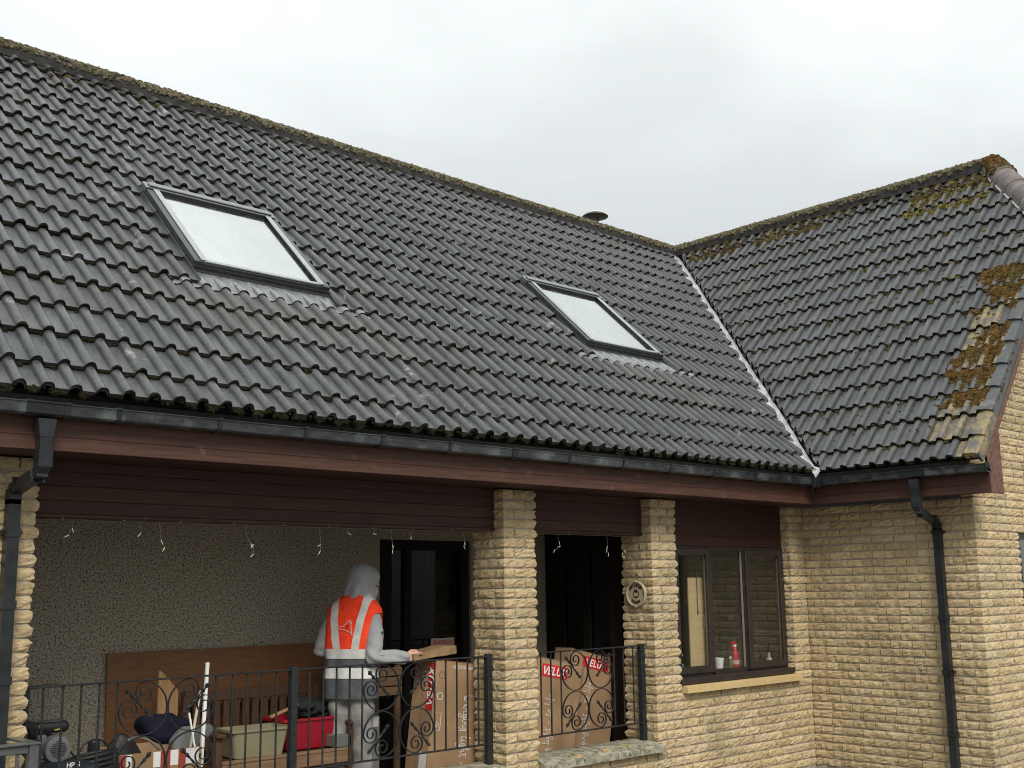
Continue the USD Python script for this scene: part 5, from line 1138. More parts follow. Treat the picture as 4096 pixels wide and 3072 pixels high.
hull = m3.Manifold.batch_hull
def torso(e, zl=0.86):
    lv = [(0.078, 0.01, zl, 0.098, 0), (0.078, 0.005, 0.95, 0.102, 0), (0.075, 0.01, 1.08, 0.095, 0.002), (0.092, 0.012, 1.24, 0.098, 0.008), (0.110, 0.016, 1.36, 0.084, 0.014), (0.135, 0.022, 1.435, 0.055, 0.018), (0.028, 0.04, 1.515, 0.058, 0.030)]
    out = None
    for a, b in zip(lv[:-1], lv[1:]):
        h = hull([S(sx*q[0] + q[4], q[1], q[2], q[3]+e) for q in (a, b) for sx in (-1, 1)]); out = h if out is None else out + h
    return out
def to_man(t): return m3.Manifold(m3.Mesh(vert_properties=np.asarray(t.vertices, np.float32), tri_verts=np.asarray(t.faces, np.uint32)))
ARM_R = [(0.155, 0.022, 1.425, 0.064), (0.205, -0.025, 1.275, 0.066), (0.222, -0.085, 1.118, 0.058), (0.300, 0.020, 1.112, 0.052), (0.375, 0.110, 1.105, 0.044)]
ARM_L = [(-0.120, 0.022, 1.425, 0.064), (-0.190, 0.0, 1.30, 0.062), (-0.235, -0.02, 1.17, 0.056), (-0.20, 0.14, 1.12, 0.052), (-0.06, 0.27, 1.12, 0.045)]
HEAD = np.array([0.048, 0.095, 1.655])
HA = math.radians(-22)
def SH(dx, dy, dz, r): return S(HEAD[0] + dx*math.cos(HA) - dy*math.sin(HA), HEAD[1] + dx*math.sin(HA) + dy*math.cos(HA), HEAD[2] + dz, r)
# body: one continuous figure under the clothes, with head and hands
def finger_chain(pts, r): return chain([(*p, rr) for p, rr in zip(pts, r)], 12)
def hand(wrist, out, palm_n, side):
    """wrist: centre; out: direction to the fingers; palm_n: towards what is held; side: towards the thumb"""
    wrist, o, n, s = (np.asarray(q, float) for q in (wrist, out, palm_n, side))
    c = wrist + o*0.055
    palm = hull([m3.Manifold.sphere(0.014, 14).translate(list(c + o*a + s*b)) for a, b in ((-0.045, 0.018), (-0.045, -0.018), (0.035, 0.032), (0.038, 0.010), (0.035, -0.012), (0.026, -0.034))])
    out_m = palm
    for b, L in ((0.030, 0.070), (0.010, 0.078), (-0.011, 0.072), (-0.031, 0.056)):
        k0 = c + o*0.036 + s*b; k1 = k0 + o*L*0.45 + n*0.006; k2 = k1 + o*L*0.22 + n*L*0.28; k3 = k2 + n*L*0.30 - o*0.002
        out_m += finger_chain([k0, k1, k2, k3], [0.0098, 0.0092, 0.0086, 0.0078])
    t0 = c - o*0.03 + s*0.026; t1 = t0 + s*0.026 + o*0.026 + n*0.012; t2 = t1 + o*0.030 + n*0.016 + s*0.004; t3 = t2 + o*0.022 + n*0.010
    return out_m + finger_chain([t0, t1, t2, t3], [0.015, 0.0115, 0.0105, 0.009])
wr = np.array(ARM_R[-1][:3]); wl = np.array(ARM_L[-1][:3])
to_local = lambda p: RL.T @ (np.asarray(p, float) - TL)
hr_dir = to_local(HCC + [-0.17, -0.06, 0.02]) - wr; hr_dir[2] = 0.0; hr_dir /= np.linalg.norm(hr_dir)
rside = np.cross(hr_dir, [0, 0, 1.0])
body = torso(-0.015)
body += chain([(q[0], q[1], q[2], q[3]-0.018) for q in ARM_R]) + chain([(q[0], q[1], q[2], q[3]-0.018) for q in ARM_L])
body += chain([(0.030, 0.04, 1.50, 0.052), (0.045, 0.075, 1.60, 0.052)])
hd = hull([SH(0.0, -0.015, 0.035, 0.088), SH(0.01, 0.035, -0.005, 0.07), SH(0.012, 0.055, -0.075, 0.035)])
nose = hull([SH(0.02, 0.1, 0.02, 0.010), SH(0.024, 0.122, -0.018, 0.013)])
body += hd + nose
for sx in (-1, 1):
    body += chain([(sx*0.078, 0.01, 0.88, 0.08), (sx*0.10, 0.03, 0.50, 0.066), (sx*0.10, -0.01, 0.10, 0.045)])
bt = smooth_manifold(body, 0.025, 8)
hands = hand(wr + hr_dir*0.01, hr_dir, np.array([0, 0, -1.0])*0.25 + rside*(-0.95), np.array([0, 0, 1.0])*0.9 + rside*0.1)
hl_dir = np.array([0.55, 0.83, 0.0]); hands += hand(wl + hl_dir*0.01, hl_dir, np.array([0.83, -0.55, 0.0]), np.array([0, 0, 1.0]))
bm = to_man(bt) + hands
bt2 = smooth_manifold(bm, 0.004 if False else 0.012, 2)
obj('body', W(bt2), SKIN, man_, smooth=True)
# hoodie
hood = hull([SH(0.0, -0.022, 0.043, 0.104), SH(0.006, 0.05, 0.03, 0.088), SH(-0.004, -0.055, -0.05, 0.088)])
hood += hull([SH(-0.004, -0.05, -0.03, 0.094), SH(0.006, 0.045, -0.06, 0.072), S(-0.012, 0.030, 1.48, 0.066), S(0.080, 0.030, 1.48, 0.066), S(0.04, 0.09, 1.48, 0.066)])
hd_t = smooth_manifold(hood, 0.015, 10); v = np.array(hd_t.vertices)
az = np.arctan2(v[:, 0]-HEAD[0], v[:, 1]-HEAD[1]); lowk = np.clip((1.70 - v[:, 2])/0.12, 0, 1)*np.clip((v[:, 2] - 1.50)/0.06, 0, 1)
fold = np.sin(az*9 + v[:, 2]*22 + 2.2*meshkit.noise(v*9))*0.008*lowk
v += hd_t.vertex_normals*fold[:, None]; hd_t.vertices = v
hood_m = to_man(hd_t) - hull([SH(0.012, 0.16, 0.02, 0.066), SH(0.01, 0.05, 0.02, 0.072), SH(0.015, 0.16, -0.06, 0.05), SH(0.012, 0.06, -0.055, 0.05)])
ho = torso(0.010, 0.90) + chain(ARM_R) + chain(ARM_L)
ht = smooth_manifold(ho, 0.018, 8); v = np.array(ht.vertices)
arm = np.abs(v[:, 0]) > 0.19
fl = 0.007*np.sin(v[:, 2]*75 + v[:, 0]*40 + 3*meshkit.noise(v*11))*np.where(arm, np.clip((1.24 - v[:, 2])/0.08, 0.15, 1), 0.2)
v += ht.vertex_normals*fl[:, None]; ht.vertices = v
cuff = chain([(*(wr - hr_dir*0.035), 0.043), (*(wr + hr_dir*0.012), 0.038)]) + chain([(*(wl - hl_dir*0.03), 0.042), (*(wl + hl_dir*0.012), 0.038)])
obj('hoodie', W(man(to_man(ht) + cuff)), HOODIE, man_, smooth=35); obj('hood', W(man(hood_m)), HOODIE, man_, smooth=40)
# vest
VZ0 = 0.82
vt = torso(0.027, 0.80)
for sx, ox in ((1, 0.02), (-1, 0.02)): vt += hull([S(sx*0.085 + ox, 0.022, 1.460, 0.056), S(sx*0.165 + ox, 0.018, 1.405, 0.060)]) + hull([S(sx*0.120 + ox, 0.014, 1.39, 0.082), S(sx*0.095 + 0.008, 0.012, 1.2, 0.122)])
vtt = smooth_manifold(vt, 0.016, 14); v = np.array(vtt.vertices)
fold = 0.007*np.sin(v[:, 0]*38 + 2.5*meshkit.noise(v*[5, 5, 3]))*np.clip((1.40-v[:, 2])/0.3, 0.1, 1) + 0.008*(meshkit.fbm(v*7, 3)-0.5)
v += vtt.vertex_normals*fold[:, None]; vtt.vertices = v
VM = to_man(vtt); vtb = vtt.copy(); vtb.vertices = np.array(vtt.vertices) + vtt.vertex_normals*0.0035; VB = to_man(vtb)
def cubem(x0, x1, y0, y1, z0, z1): return m3.Manifold.cube([x1-x0, y1-y0, z1-z0]).translate([x0, y0, z0])
arms_cut = chain([(0.215, 0.0, 1.365, 0.070), (0.240, -0.035, 1.26, 0.074), (0.250, -0.065, 1.10, 0.070)]) + chain([(-0.175, 0.010, 1.365, 0.070), (-0.212, 0.0, 1.26, 0.072), (-0.245, -0.015, 1.10, 0.070)])
neck_cut = m3.Manifold.cylinder(0.4, 0.085, 0.115, 32).translate([0.01, 0.03, 1.482])
keep = cubem(-1, 1, -1, 1, VZ0, 2.0)
BZ = 1.175
vest = (VM ^ keep) - arms_cut; bands = (VB ^ keep) - arms_cut
obj('vest', W(man(vest ^ cubem(-1, 1, -1, 1, 1.105, 2))), ORANGE, man_, smooth=35)
obj('vest_lower', W(man(vest ^ cubem(-1, 1, -1, 1, VZ0, 1.1045))), VGREY, man_, smooth=35)
obj('reflective_band', W(man(bands ^ cubem(-1, 1, -1, 1, 1.105, 1.175))), REFLECT, man_, smooth=35)
obj('reflective_band', W(man(bands ^ cubem(-1, 1, -1, 1, 0.965, 1.04))), REFLECT, man_, smooth=35)
for sx in (-1, 1):
    bar = m3.Manifold.cube([0.058, 1.0, 0.6], True).rotate([0, sx*9, 0]).translate([sx*0.118 + 0.012, 0, 1.45])
    obj('reflective_band', W(man(bands ^ bar ^ cubem(-1, 1, -1, 1, 1.1755, 2))), REFLECT, man_, smooth=35)
bv = np.array(vtb.vertices); back_v = bv[bv[:, 1] < -0.02]
def on_back(x, z): d = (back_v[:, 0]-x)**2 + (back_v[:, 2]-z)**2; return back_v[np.argmin(d), 1] - 0.003
def back_line(pts, w, m, name):
    P = np.array(pts, float); t = np.linspace(0, len(P)-1, (len(P)-1)*5+1); q = np.column_stack([np.interp(t, np.arange(len(P)), P[:, k]) for k in (0, 1)])
    L3 = np.array([[x, on_back(x, z), z] for x, z in q]); L3[:, 1] = np.convolve(np.pad(L3[:, 1], 2, 'edge'), np.ones(5)/5, 'valid'); obj(name, W(flat_bar(L3, 0.004, 0.006, [0, 1.0, 0])), m, man_)
PRINT = mat('faded_print', (0.75, 0.42, 0.36), 0.7)
back_line([(-0.075, 1.335), (-0.035, 1.330), (-0.010, 1.340), (0.040, 1.380), (0.055, 1.355)], 0.006, PRINT, 'printed_logo')
back_line([(0.040, 1.378), (0.052, 1.33), (0.062, 1.27)], 0.004, PRINT, 'printed_logo'); back_line([(-0.085, 1.318), (0.0, 1.312), (0.062, 1.285)], 0.003, PRINT, 'printed_logo')
back_line([(0.026, 1.345), (0.020, 1.318)], 0.006, INK, 'printed_logo')
# small dark print on the sleeve
av = np.array(ht.vertices); sel = av[(av[:, 0] > 0.17) & (np.abs(av[:, 2]-1.29) < 0.06)]
def on_arm(y, z): q = sel[np.argmin((sel[:, 1]-y)**2 + (sel[:, 2]-z)**2*1.0 - sel[:, 0]*0.02)]; return [q[0] + 0.004, y, z]
for dz, y0_, y1_ in ((0.0, -0.085, -0.035), (-0.011, -0.075, -0.05)): obj('sleeve_print', W(flat_bar(np.array([on_arm(y, 1.29 + dz + (y+0.06)*0.15) for y in np.linspace(y0_ + 0.03, y1_ + 0.03, 6)]), 0.004, 0.005, [1.0, 0, 0])), INK, man_)
# trousers and boots
tr = hull([S(sx*0.075, 0.01, z, 0.100) for sx in (-1, 1) for z in (0.97, 0.86)])
for sx in (-1, 1): tr += chain([(sx*0.075, 0.01, 0.84, 0.100), (sx*0.088, 0.02, 0.62, 0.084), (sx*0.095, 0.03, 0.48, 0.078), (sx*0.10, 0.0, 0.26, 0.070), (sx*0.10, -0.01, 0.09, 0.070)])
tt = smooth_manifold(tr, 0.02, 10); v = np.array(tt.vertices); v += tt.vertex_normals*(0.008*np.sin(v[:, 2]*34 + 6*meshkit.noise(v*[8, 8, 4])))[:, None]; tt.vertices = v
obj('trousers', W(tt), TROUSER, man_, smooth=True)
for sx in (-1, 1): obj('boot', W(smooth_manifold(hull([S(sx*0.10, -0.04, 0.05, 0.048), S(sx*0.105, 0.10, 0.035, 0.04), S(sx*0.11, 0.17, 0.03, 0.034), S(sx*0.10, -0.02, 0.14, 0.05)]) ^ cubem(-1, 1, -1, 1, 0.002, 1), 0.02, 4)), BOOT, man_, smooth=True)

# ------------------------------------------------------------------ things stored in the porch
PLY = wood('brown_plywood', (0.13, 0.055, 0.022), (0.20, 0.09, 0.036), (1, 9, 6), rough=0.6, spec=0.3)
TIMB = wood('bare_timber', (0.30, 0.17, 0.075), (0.40, 0.24, 0.115), (9, 9, 0.5), rough=0.7, spec=0.3)
BENCH = wood('dark_bench_wood', (0.055, 0.028, 0.016), (0.10, 0.052, 0.030), (6, 6, 1), rough=0.7, spec=0.3); BENCH_T = wood('worn_bench_edge', (0.16, 0.09, 0.045), (0.27, 0.17, 0.10), (0.5, 9, 9), rough=0.7, spec=0.3)
pb = obj('plywood_sheet', tf(box(0, 1.77, -0.018, 0, 0, 1.195, 0.001), R=rot([1, 0, 0], -3), t=(-6.535, YB-0.075, Zf)), PLY, None, 'brown plywood sheet leaning on the harled wall behind the bench', 'board')
tb = obj('timber_offcut', ribbon_prism(np.array([[-6.285, 1.10, 0.55], [-6.14, 1.10, 0.55], [-6.14, 1.10, 1.085], [-6.255, 1.10, 1.21], [-6.285, 1.10, 1.23]]), [0, 1.0, 0], 0.02), TIMB, None, 'pale timber offcut with a slanted top standing before the plywood sheet', 'timber')
bn = node('garden_bench', None, 'dark wooden slatted bench loaded with tubs beside the man', 'bench')
BX0, BX1, BY0, BY1 = -6.06, -4.94, 0.70, 1.22
obj('top_rail', box(BX0+0.05, BX1-0.05, BY1-0.035, BY1, 0.985, 1.058, 0.004), BENCH, bn)
obj('lower_rail', box(BX0+0.05, BX1-0.05, BY1-0.035, BY1, 0.655, 0.70, 0.004), BENCH, bn)
for k in range(13): x = BX0 + 0.09 + k*0.078; obj('slat', box(x, x+0.05, BY1-0.03, BY1-0.008, 0.70, 0.985, 0.002), BENCH, bn)
for x in (BX0, BX1-0.05):
    obj('leg', box(x, x+0.05, BY1-0.05, BY1+0.003, Zf, 1.06, 0.004), BENCH, bn); obj('leg', box(x, x+0.05, BY0, BY0+0.05, Zf, 0.79, 0.004), BENCH, bn); obj('arm', box(x-0.008, x+0.058, BY0-0.03, BY1-0.052, 0.792, 0.818, 0.005), BENCH, bn)
for k in range(5): obj('seat_slat', box(BX0+0.052, BX1-0.052, BY0+0.055+k*0.082, BY0+0.125+k*0.082, 0.600, 0.622, 0.003), BENCH, bn)
obj('seat_rail', box(BX0+0.051, BX1-0.051, BY0+0.0, BY0+0.025, 0.53, 0.612, 0.004), BENCH_T, bn); obj('seat_rail', box(BX0+0.051, BX1-0.051, BY0-0.003, BY0+0.053, 0.613, 0.632, 0.003), BENCH_T, bn)
def tub(name, label, c, w, d, h, m, rimw=0.018, taper=0.86, yaw_=0, fill=None):
    p = node(name, None, label, 'storage tub')
    def shell(k, z): return [(sx*w/2*k, sy*d/2*k, z) for sx, sy in ((-1, -1), (1, -1), (1, 1), (-1, 1))]
    def rr(k, z, r=0.03, n=5):
        pts = []
        for (sx, sy), a0 in zip(((1, 1), (-1, 1), (-1, -1), (1, -1)), (0, 90, 180, 270)):
            cx0, cy0 = sx*(w/2*k - r), sy*(d/2*k - r)
            for a in np.linspace(a0, a0+90, n): pts.append((cx0 + r*math.cos(math.radians(a)), cy0 + r*math.sin(math.radians(a)), z))
        return np.array(pts)
    rings = [rr(taper, 0.0), rr(taper+0.01, 0.006), rr(1.0, h-0.02), rr(1+rimw*2/w, h-0.018), rr(1+rimw*2/w, h), rr(0.985, h), rr(taper-0.03, 0.012)]
    V = np.vstack(rings); n = len(rings[0]); F = []
    for a in range(len(rings)-1):
        for i in range(n): j = (i+1) % n; F += [[a*n+i, a*n+j, (a+1)*n+j], [a*n+i, (a+1)*n+j, (a+1)*n+i]]
    b0 = len(V); V = np.vstack([V, [[0, 0, 0.0], [0, 0, 0.012]]])
    for i in range(n): j = (i+1) % n; F += [[b0, j, i], [b0+1, 6*n+i, 6*n+j]]
    R = rot([0, 0, 1], yaw_); obj('shell', tf((V, np.array(F)), R=R, t=c), m, p, smooth=35)
    return p, R
CREAM = mat('olive_cream_plastic', (0.20, 0.18, 0.105), 0.4, 0.4, col2=(0.25, 0.225, 0.14), scale=5); REDP = mat('red_plastic', (0.27, 0.006, 0.016), 0.42, 0.4)
tub('storage_tub', 'olive cream plastic tub on the bench, left of the red tub', (-5.69, 0.86, 0.633), 0.42, 0.25, 0.19, CREAM, yaw_=-4)
rt, rR = tub('storage_tub', 'red plastic tub on the bench beside the man', (-5.21, 0.98, 0.633), 0.48, 0.32, 0.215, REDP, yaw_=-2)
jk = obj('jacket', (lambda q: (q[0], q[1]))(blobs(np.column_stack([np.linspace(-5.22, -5.02, 9), np.random.default_rng(3).uniform(0.95, 1.1, 9), np.random.default_rng(4).uniform(0.83, 0.93, 9)]), [0, 0, 1.0], np.linspace(.09, .07, 9), np.full(9, 0.55), 8, 0.22, 2)), mat('dark_cloth', (0.012, 0.014, 0.013), 0.9), None, 'dark jacket heaped on top of the red tub', 'jacket', smooth=True)
obj('wood_strip', tf(box(-0.13, 0.13, -0.012, 0.012, -0.009, 0.009, 0.002), R=rot([0, 1, 0], -17), t=(-5.39, 0.93, 0.905)), TIMB, None, 'short bare timber strip lying across the red tub', 'timber')
obj('tool_case', box(-5.10, -4.97, 0.70, 0.86, 0.634, 0.72, 0.006), mat('grey_case', (0.12, 0.12, 0.11), 0.6), None, 'small grey case on the right end of the bench', 'case')
# white plastic trims
for k, (x0, z0, x1, z1, yy_, w_, lab) in enumerate([(-6.222, 0.64, -6.178, 1.292, 0.60, 0.015, 'longest white plastic trim leaning through the left scroll panel'), (-6.290, 0.70, -6.200, 1.11, 0.64, 0.011, 'middle white plastic trim leaning behind the left scroll panel'), (-6.272, 0.69, -6.317, 0.985, 0.56, 0.008, 'shortest thin white rod leaning behind the left scroll panel')]):
    obj('plastic_trim', cat(tube([[x0, yy_, z0], [x1, yy_+0.04, z1]], w_*0.55, 4, square=True), tube([[x0+w_*0.8, yy_+0.006, z0], [x1+w_*0.8, yy_+0.046, z1]], w_*0.35, 4, square=True)), WHITE if k != 1 else mat('cream_trim', (0.55, 0.52, 0.42), 0.6), None, lab, 'plastic trim')
# bags and cloth on the left
def heap(name, label, cat_, c, r, n, m, seed, fl=0.6, amp=0.2):
    gg = np.random.default_rng(seed); P = np.array(c) + gg.normal(0, 1, (n, 3))*np.array(r)*0.45
    h = hull([m3.Manifold.sphere(float(min(r))*0.55*gg.uniform(0.7, 1.1), 16).translate(list(p)) for p in P]); t = smooth_manifold(h, 0.025, 6); v = np.array(t.vertices)
    v += t.vertex_normals*((meshkit.fbm(v*13 + seed, 3) - 0.5)*amp*float(min(r))*1.4)[:, None]; t.vertices = v
    return obj(name, t, m, None, label, cat_, smooth=True)
heap('bag', 'dark navy bag slumped behind the left scroll panel', 'bag', (-6.35, 0.92, 0.86), (0.20, 0.10, 0.10), 12, mat('navy_cloth', (0.009, 0.009, 0.02), 0.85, 0.15, col2=(0.015, 0.014, 0.032), scale=9), 21)
heap('dust_sheet', 'grey dust sheet folded below the navy bag', 'cloth', (-6.22, 0.78, 0.79), (0.16, 0.08, 0.07), 10, mat('grey_cloth', (0.10, 0.11, 0.11), 0.95, 0.1, col2=(0.15, 0.155, 0.15), scale=10), 22)
heap('rubble_sack', 'black sack behind the red and white box', 'bag', (-6.60, 0.85, 0.70), (0.16, 0.12, 0.10), 10, RUBBER, 23)
sk = obj('roof_trim', flat_bar(np.array([[-6.72 + 0.22*t, 0.62, 0.845 + 0.030*math.sin(math.pi*(t*0.9+0.1)) - 0.07*t*t] for t in np.linspace(0, 1, 30)]), 0.03, 0.012, [0, 1.0, 0]), mat('steel_strip', (0.35, 0.35, 0.33), 0.3, 0.5, metallic=0.9), None, 'curved silver metal strip lying over the red and white box', 'metal strip', smooth=30)
rb = node('parts_box', None, 'open red and white printed cardboard box behind the lower left scrolls', 'cardboard box')
RBX = (-6.80, -6.24, 0.56, 0.86, 0.50, 0.775)
for nm_, bx in (('front_panel', (RBX[0], RBX[1], RBX[2], RBX[2]+0.005, RBX[4], RBX[5])), ('back_panel', (RBX[0], RBX[1], RBX[3]-0.005, RBX[3], RBX[4], RBX[5]+0.02)), ('end_panel', (RBX[0], RBX[0]+0.005, RBX[2]+0.006, RBX[3]-0.006, RBX[4], RBX[5])), ('end_panel', (RBX[1]-0.005, RBX[1], RBX[2]+0.006, RBX[3]-0.006, RBX[4], RBX[5])), ('base', (RBX[0], RBX[1], RBX[2], RBX[3], RBX[4]-0.006, RBX[4]-0.001))): obj(nm_, box(*bx), CARD, rb)
ORED = mat('orange_red_print', (0.30, 0.045, 0.025), 0.7)
for k, (a, b, m) in enumerate([(0.0, 0.05, ORED), (0.055, 0.09, WHITE), (0.23, 0.28, WHITE), (0.28, 0.345, ORED), (0.345, 0.40, WHITE), (0.40, 0.45, ORED), (0.45, 0.54, PAPER)]): obj('printed_panel', box(RBX[0]+a, RBX[0]+b-0.002, RBX[2]-0.0025, RBX[2]-0.0005, RBX[5]-0.095 - 0.02*(k % 2), RBX[5]-0.004), m, rb)
# cable coil and reel
cb = node('cable_coil', None, 'coiled black cable beside the compressor', 'cable')
for k in range(7):
    a = np.linspace(0, 2*math.pi, 40, endpoint=False); r = 0.17 - 0.006*k; obj('turn', tube(np.column_stack([-6.93 + r*np.cos(a), 0.62 + r*0.8*np.sin(a), 0.62 + 0.028*k + 0.02*np.cos(a+0.5)]), 0.013, 6, closed=True), RUBBER, cb, smooth=True)
cr = node('work_lamp', None, 'black drum with a carrying hoop behind the coiled cable', 'drum')
obj('drum', tf(lathe([(0, 0.0), (0.04, 0.0), (0.042, 0.02), (0.036, 0.03), (0.036, 0.32), (0.03, 0.335), (0, 0.337)], 20), t=(-6.85, 0.80, 0.515)), BLACK, cr, smooth=35)
a = np.linspace(0, math.pi, 24); obj('hoop', tube(np.column_stack([-6.88 + 0.10*np.cos(a), np.full(24, 0.72), 0.765 + 0.10*np.sin(a)]), 0.006, 6), BLACK, cr, smooth=True)
obj('stand', box(-6.92, -6.78, 0.73, 0.87, Zf, 0.512, 0.006), BLACK, cr)
# compressor
cm = node('air_compressor', None, 'grey and black air compressor with a tube handle at the left end of the porch', 'compressor')
GREYP = mat('grey_cast_metal', (0.13, 0.135, 0.14), 0.55, 0.4, col2=(0.18, 0.185, 0.19), scale=12); NAVY = mat('navy_steel', (0.014, 0.018, 0.024), 0.4)
MC = np.array([-7.172, 0.55, 0.850])
ax_ = lambda prof, n=36: (lambda q: (q[0], q[1]))(lathe(prof, n, 'y'))
obj('motor', tf(ax_([(0.0, -0.20), (0.070, -0.20), (0.078, -0.19), (0.078, -0.01), (0.074, 0.0), (0.056, 0.006), (0.0, 0.006)]), t=MC), GREYP, cm, smooth=35)
for k in range(9):
    for j in range(9):
        dx, dz = (k-4)*0.0115 + (j % 2)*0.0057, (j-4)*0.0115
        if dx*dx + dz*dz < 0.05**2: obj('grille_slot', box(MC[0]+dx-0.0045, MC[0]+dx+0.0045, MC[1]-0.0085, MC[1]-0.0065, MC[2]+dz-0.003, MC[2]+dz+0.003), BLACK, cm)
flt = hull([m3.Manifold.sphere(0.036, 20).translate([x, 0.62, 0.975]) for x in (-7.265, -7.125)]); obj('air_filter', man(flt), BLACK, cm, smooth=True)
obj('filter_top', man(hull([m3.Manifold.sphere(0.03, 20).scale([1, 1, 0.35]).translate([x, 0.62, 1.008]) for x in (-7.25, -7.16)])), mat('brown_grey_plastic', (0.06, 0.055, 0.055), 0.35), cm, smooth=True)
obj('caution_strip', tf(box(-0.022, 0.022, -0.001, 0.001, -0.004, 0.004), R=rot([0, 1, 0], -4), t=(-7.165, 0.582, 0.962)), mat('yellow_label', (0.45, 0.36, 0.03), 0.5), cm)
obj('switch_box', cat(box(-7.40, -7.285, 0.58, 0.75, 0.925, 1.012, 0.006)), BLACK, cm)
yl = mat('yellow_sticker', (0.55, 0.45, 0.03), 0.5); obj('sticker', box(-7.372, -7.336, 0.5782, 0.5796, 0.952, 0.994), yl, cm)
for ch_, xo in (('9', 0.0), ('6', 0.013)): v, f = text(ch_, 0.018, (-7.368 + xo, 0.5775, 0.964), [1.0, 0, 0], [0, 0, 1.0], 0.0005, True); obj('lettering', (v, f), INK, cm)
obj('pump', box(-7.30, -7.22, 0.60, 0.74, 0.79, 0.935, 0.01), GREYP, cm)
for k in range(8): obj('cooling_fin', box(-7.325, -7.286, 0.52, 0.60, 0.815+0.0135*k, 0.8215+0.0135*k), BLACK, cm)
obj('valve', tube([[-7.315, 0.53, 0.925], [-7.318, 0.53, 0.985]], [0.013, 0.018], 10), BLACK, cm)
obj('tank', tf((lambda q: (q[0][:, [2, 1, 0]], q[1][:, ::-1]))(lathe([(0, -0.30), (0.09, -0.285), (0.125, -0.24), (0.128, 0.24), (0.09, 0.285), (0, 0.30)], 28)), t=(-7.20, 0.58, 0.66)), NAVY, cm, smooth=35)
obj('name_plate', box(-7.20, -7.075, 0.448, 0.4495, 0.735, 0.795), NAVY, cm)
v, f = text('HP 3', 0.026, (-7.162, 0.4465, 0.757), [1.0, 0, 0], [0, 0, 1.0], 0.0006, True); obj('lettering', (v, f), WHITE, cm)
obj('handle', tube([[-7.33, 0.55, 0.92], [-7.40, 0.42, 1.00], [-7.475, 0.31, 1.05], [-7.485, 0.30, 1.09], [-7.475, 0.30, 1.215], [-7.455, 0.30, 1.235], [-7.30, 0.30, 1.240]], 0.010, 8), BLACK, cm, smooth=True)
obj('cable', tube([[-7.10, 0.55, 0.83], [-7.06, 0.56, 0.79], [-7.02, 0.58, 0.76], [-6.98, 0.6, 0.70]], 0.006, 6), RUBBER, cm)
for x in (-7.40, -7.02): obj('foot', box(x-0.02, x+0.02, 0.50, 0.66, Zf, 0.56, 0.004), NAVY, cm)
# sign in the glazed door, bits beside the tall carton
ws = node('warning_sign', None, 'small cream sign with red and black words inside the glazed door', 'sign')
obj('plate', box(-3.625, -3.365, YB+0.040, YB+0.044, 1.215, 1.325), mat('cream_sign', (0.40, 0.38, 0.30), 0.5), ws)
v, f = text('WARNING', 0.036, (-3.607, YB+0.0395, 1.272), [1.0, 0, 0], [0, 0, 1.0], 0.0006, True); obj('lettering', (v, f), RED_LABEL, ws)
v, f = text('RETIREE', 0.036, (-3.600, YB+0.0395, 1.226), [1.0, 0, 0], [0, 0, 1.0], 0.0006, True); obj('lettering', (v, f), INK, ws)
gb = node('grey_bin', None, 'pale grey bin with a paper notice behind the man', 'bin')
obj('body', box(-4.72, -4.55, 0.92, 1.10, Zf, 0.80, 0.01), mat('grey_bin_plastic', (0.20, 0.20, 0.18), 0.6), gb); obj('notice', box(-4.66, -4.57, 0.916, 0.9185, 0.72, 0.79), PAPER, gb)
sh = node('wall_shelf', None, 'old brown crate behind the tall carton', 'crate')
for k in range(3): obj('plank', box(-4.62, -4.20, 1.10, 1.12, 0.92+0.075*k, 0.985+0.075*k, 0.003), BENCH_T, sh)
for x in (-4.62, -4.24): obj('post', box(x, x+0.04, 1.121, 1.16, Zf, 1.15, 0.003), BENCH_T, sh)

# ------------------------------------------------------------------ on the kitchen window board
def bottle(name, label, cat_, parts_, at):
    p = node(name, None, label, cat_)
    for nm_, prof, m in parts_: obj(nm_, tf(lathe(prof, 24), t=at), m, p, smooth=35)
    return p
ZW = 0.966
bottle('cup', 'white ribbed plastic cup inside the kitchen window', 'cup', [('shell', [(0, 0.001), (0.028, 0.0), (0.030, 0.01)] + [(0.031+0.010*t + (0.0012 if k % 2 else 0), 0.015+0.085*t) for k, t in enumerate(np.linspace(0, 1, 22))] + [(0.044, 0.108), (0.044, 0.118), (0.0395, 0.118), (0.027, 0.006), (0, 0.005)], WHITE)], (-1.225, 0.19, ZW))
rbot = bottle('spray_bottle', 'red trigger bottle beside the white cup', 'bottle', [('body', [(0, 0), (0.036, 0.0), (0.04, 0.01), (0.04, 0.11), (0.030, 0.155), (0.018, 0.195), (0.015, 0.205), (0, 0.205)], mat('red_bottle', (0.42, 0.03, 0.03), 0.3)), ('cap', [(0, 0.206), (0.017, 0.206), (0.017, 0.228), (0, 0.228)], WHITE)], (-0.97, 0.195, ZW))
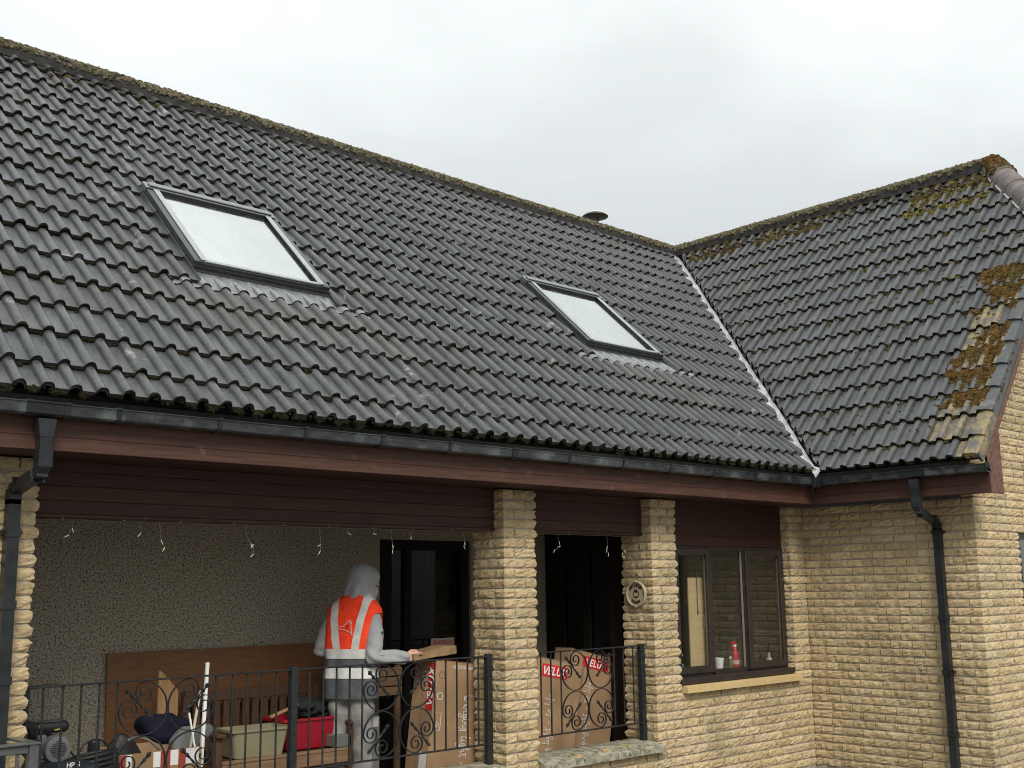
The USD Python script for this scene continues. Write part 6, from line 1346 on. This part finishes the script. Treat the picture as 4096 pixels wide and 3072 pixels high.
obj('trigger', cat(box(-1.01, -0.95, 0.185, 0.205, ZW+0.2285, ZW+0.255, 0.004), box(-1.01, -1.002, 0.188, 0.202, ZW+0.19, ZW+0.228)), RED_LABEL, rbot); obj('label', tf(lathe([(0.0405, 0.05), (0.0405, 0.085)], 24), t=(-0.97, 0.195, ZW)), mat('pale_label', (0.5, 0.35, 0.35), 0.5), rbot)
bottle('glass_jar', 'small greenish glass bottle between the cup and the red bottle', 'bottle', [('glass', [(0, 0), (0.024, 0.0), (0.026, 0.005), (0.026, 0.06), (0.012, 0.085), (0.012, 0.105), (0, 0.105)], mat('olive_glass', (0.10, 0.10, 0.05), 0.1)), ('cap', [(0, 0.106), (0.014, 0.106), (0.014, 0.122), (0, 0.122)], PAPER)], (-1.065, 0.18, ZW))
bottle('soap_bottle', 'blue and white pump bottle at the left of the kitchen window', 'bottle', [('body', [(0, 0), (0.03, 0), (0.032, 0.006), (0.032, 0.09), (0.014, 0.105), (0, 0.105)], mat('blue_label', (0.10, 0.22, 0.32), 0.4)), ('cap', [(0, 0.106), (0.018, 0.106), (0.018, 0.135), (0.010, 0.14), (0.010, 0.16), (0.024, 0.165), (0.024, 0.178), (0, 0.178)], WHITE)], (-1.80, 0.185, ZW))
bottle('clear_bottle', 'clear bottle with blue liquid at the right of the kitchen window', 'bottle', [('liquid', [(0, 0), (0.034, 0), (0.036, 0.006), (0.036, 0.045), (0, 0.045)], mat('blue_liquid', (0.12, 0.35, 0.42), 0.2)), ('glass', [(0.036, 0.0455), (0.03, 0.07), (0.012, 0.09), (0.012, 0.13), (0, 0.13)], mat('frosty_plastic', (0.30, 0.33, 0.32), 0.3))], (-0.425, 0.19, ZW))
obj('standing_board', box(-1.685, -1.405, 0.150, 0.168, 0.966, 1.815, 0.003), wood('pale_panel_wood', (0.46, 0.32, 0.17), (0.56, 0.41, 0.24), (9, 9, 0.4), rough=0.5), None, 'pale wood board standing inside the kitchen window behind the left pane', 'board')
obj('blind_cord', tube([[-1.575, 0.14, 1.95], [-1.575, 0.14, 1.55], [-1.573, 0.14, 1.49]], [0.003, 0.003, 0.007], 6), INK, None, 'dark pull cord hanging in front of the pale wood board in the kitchen window', 'cord')
print('script bytes ok')
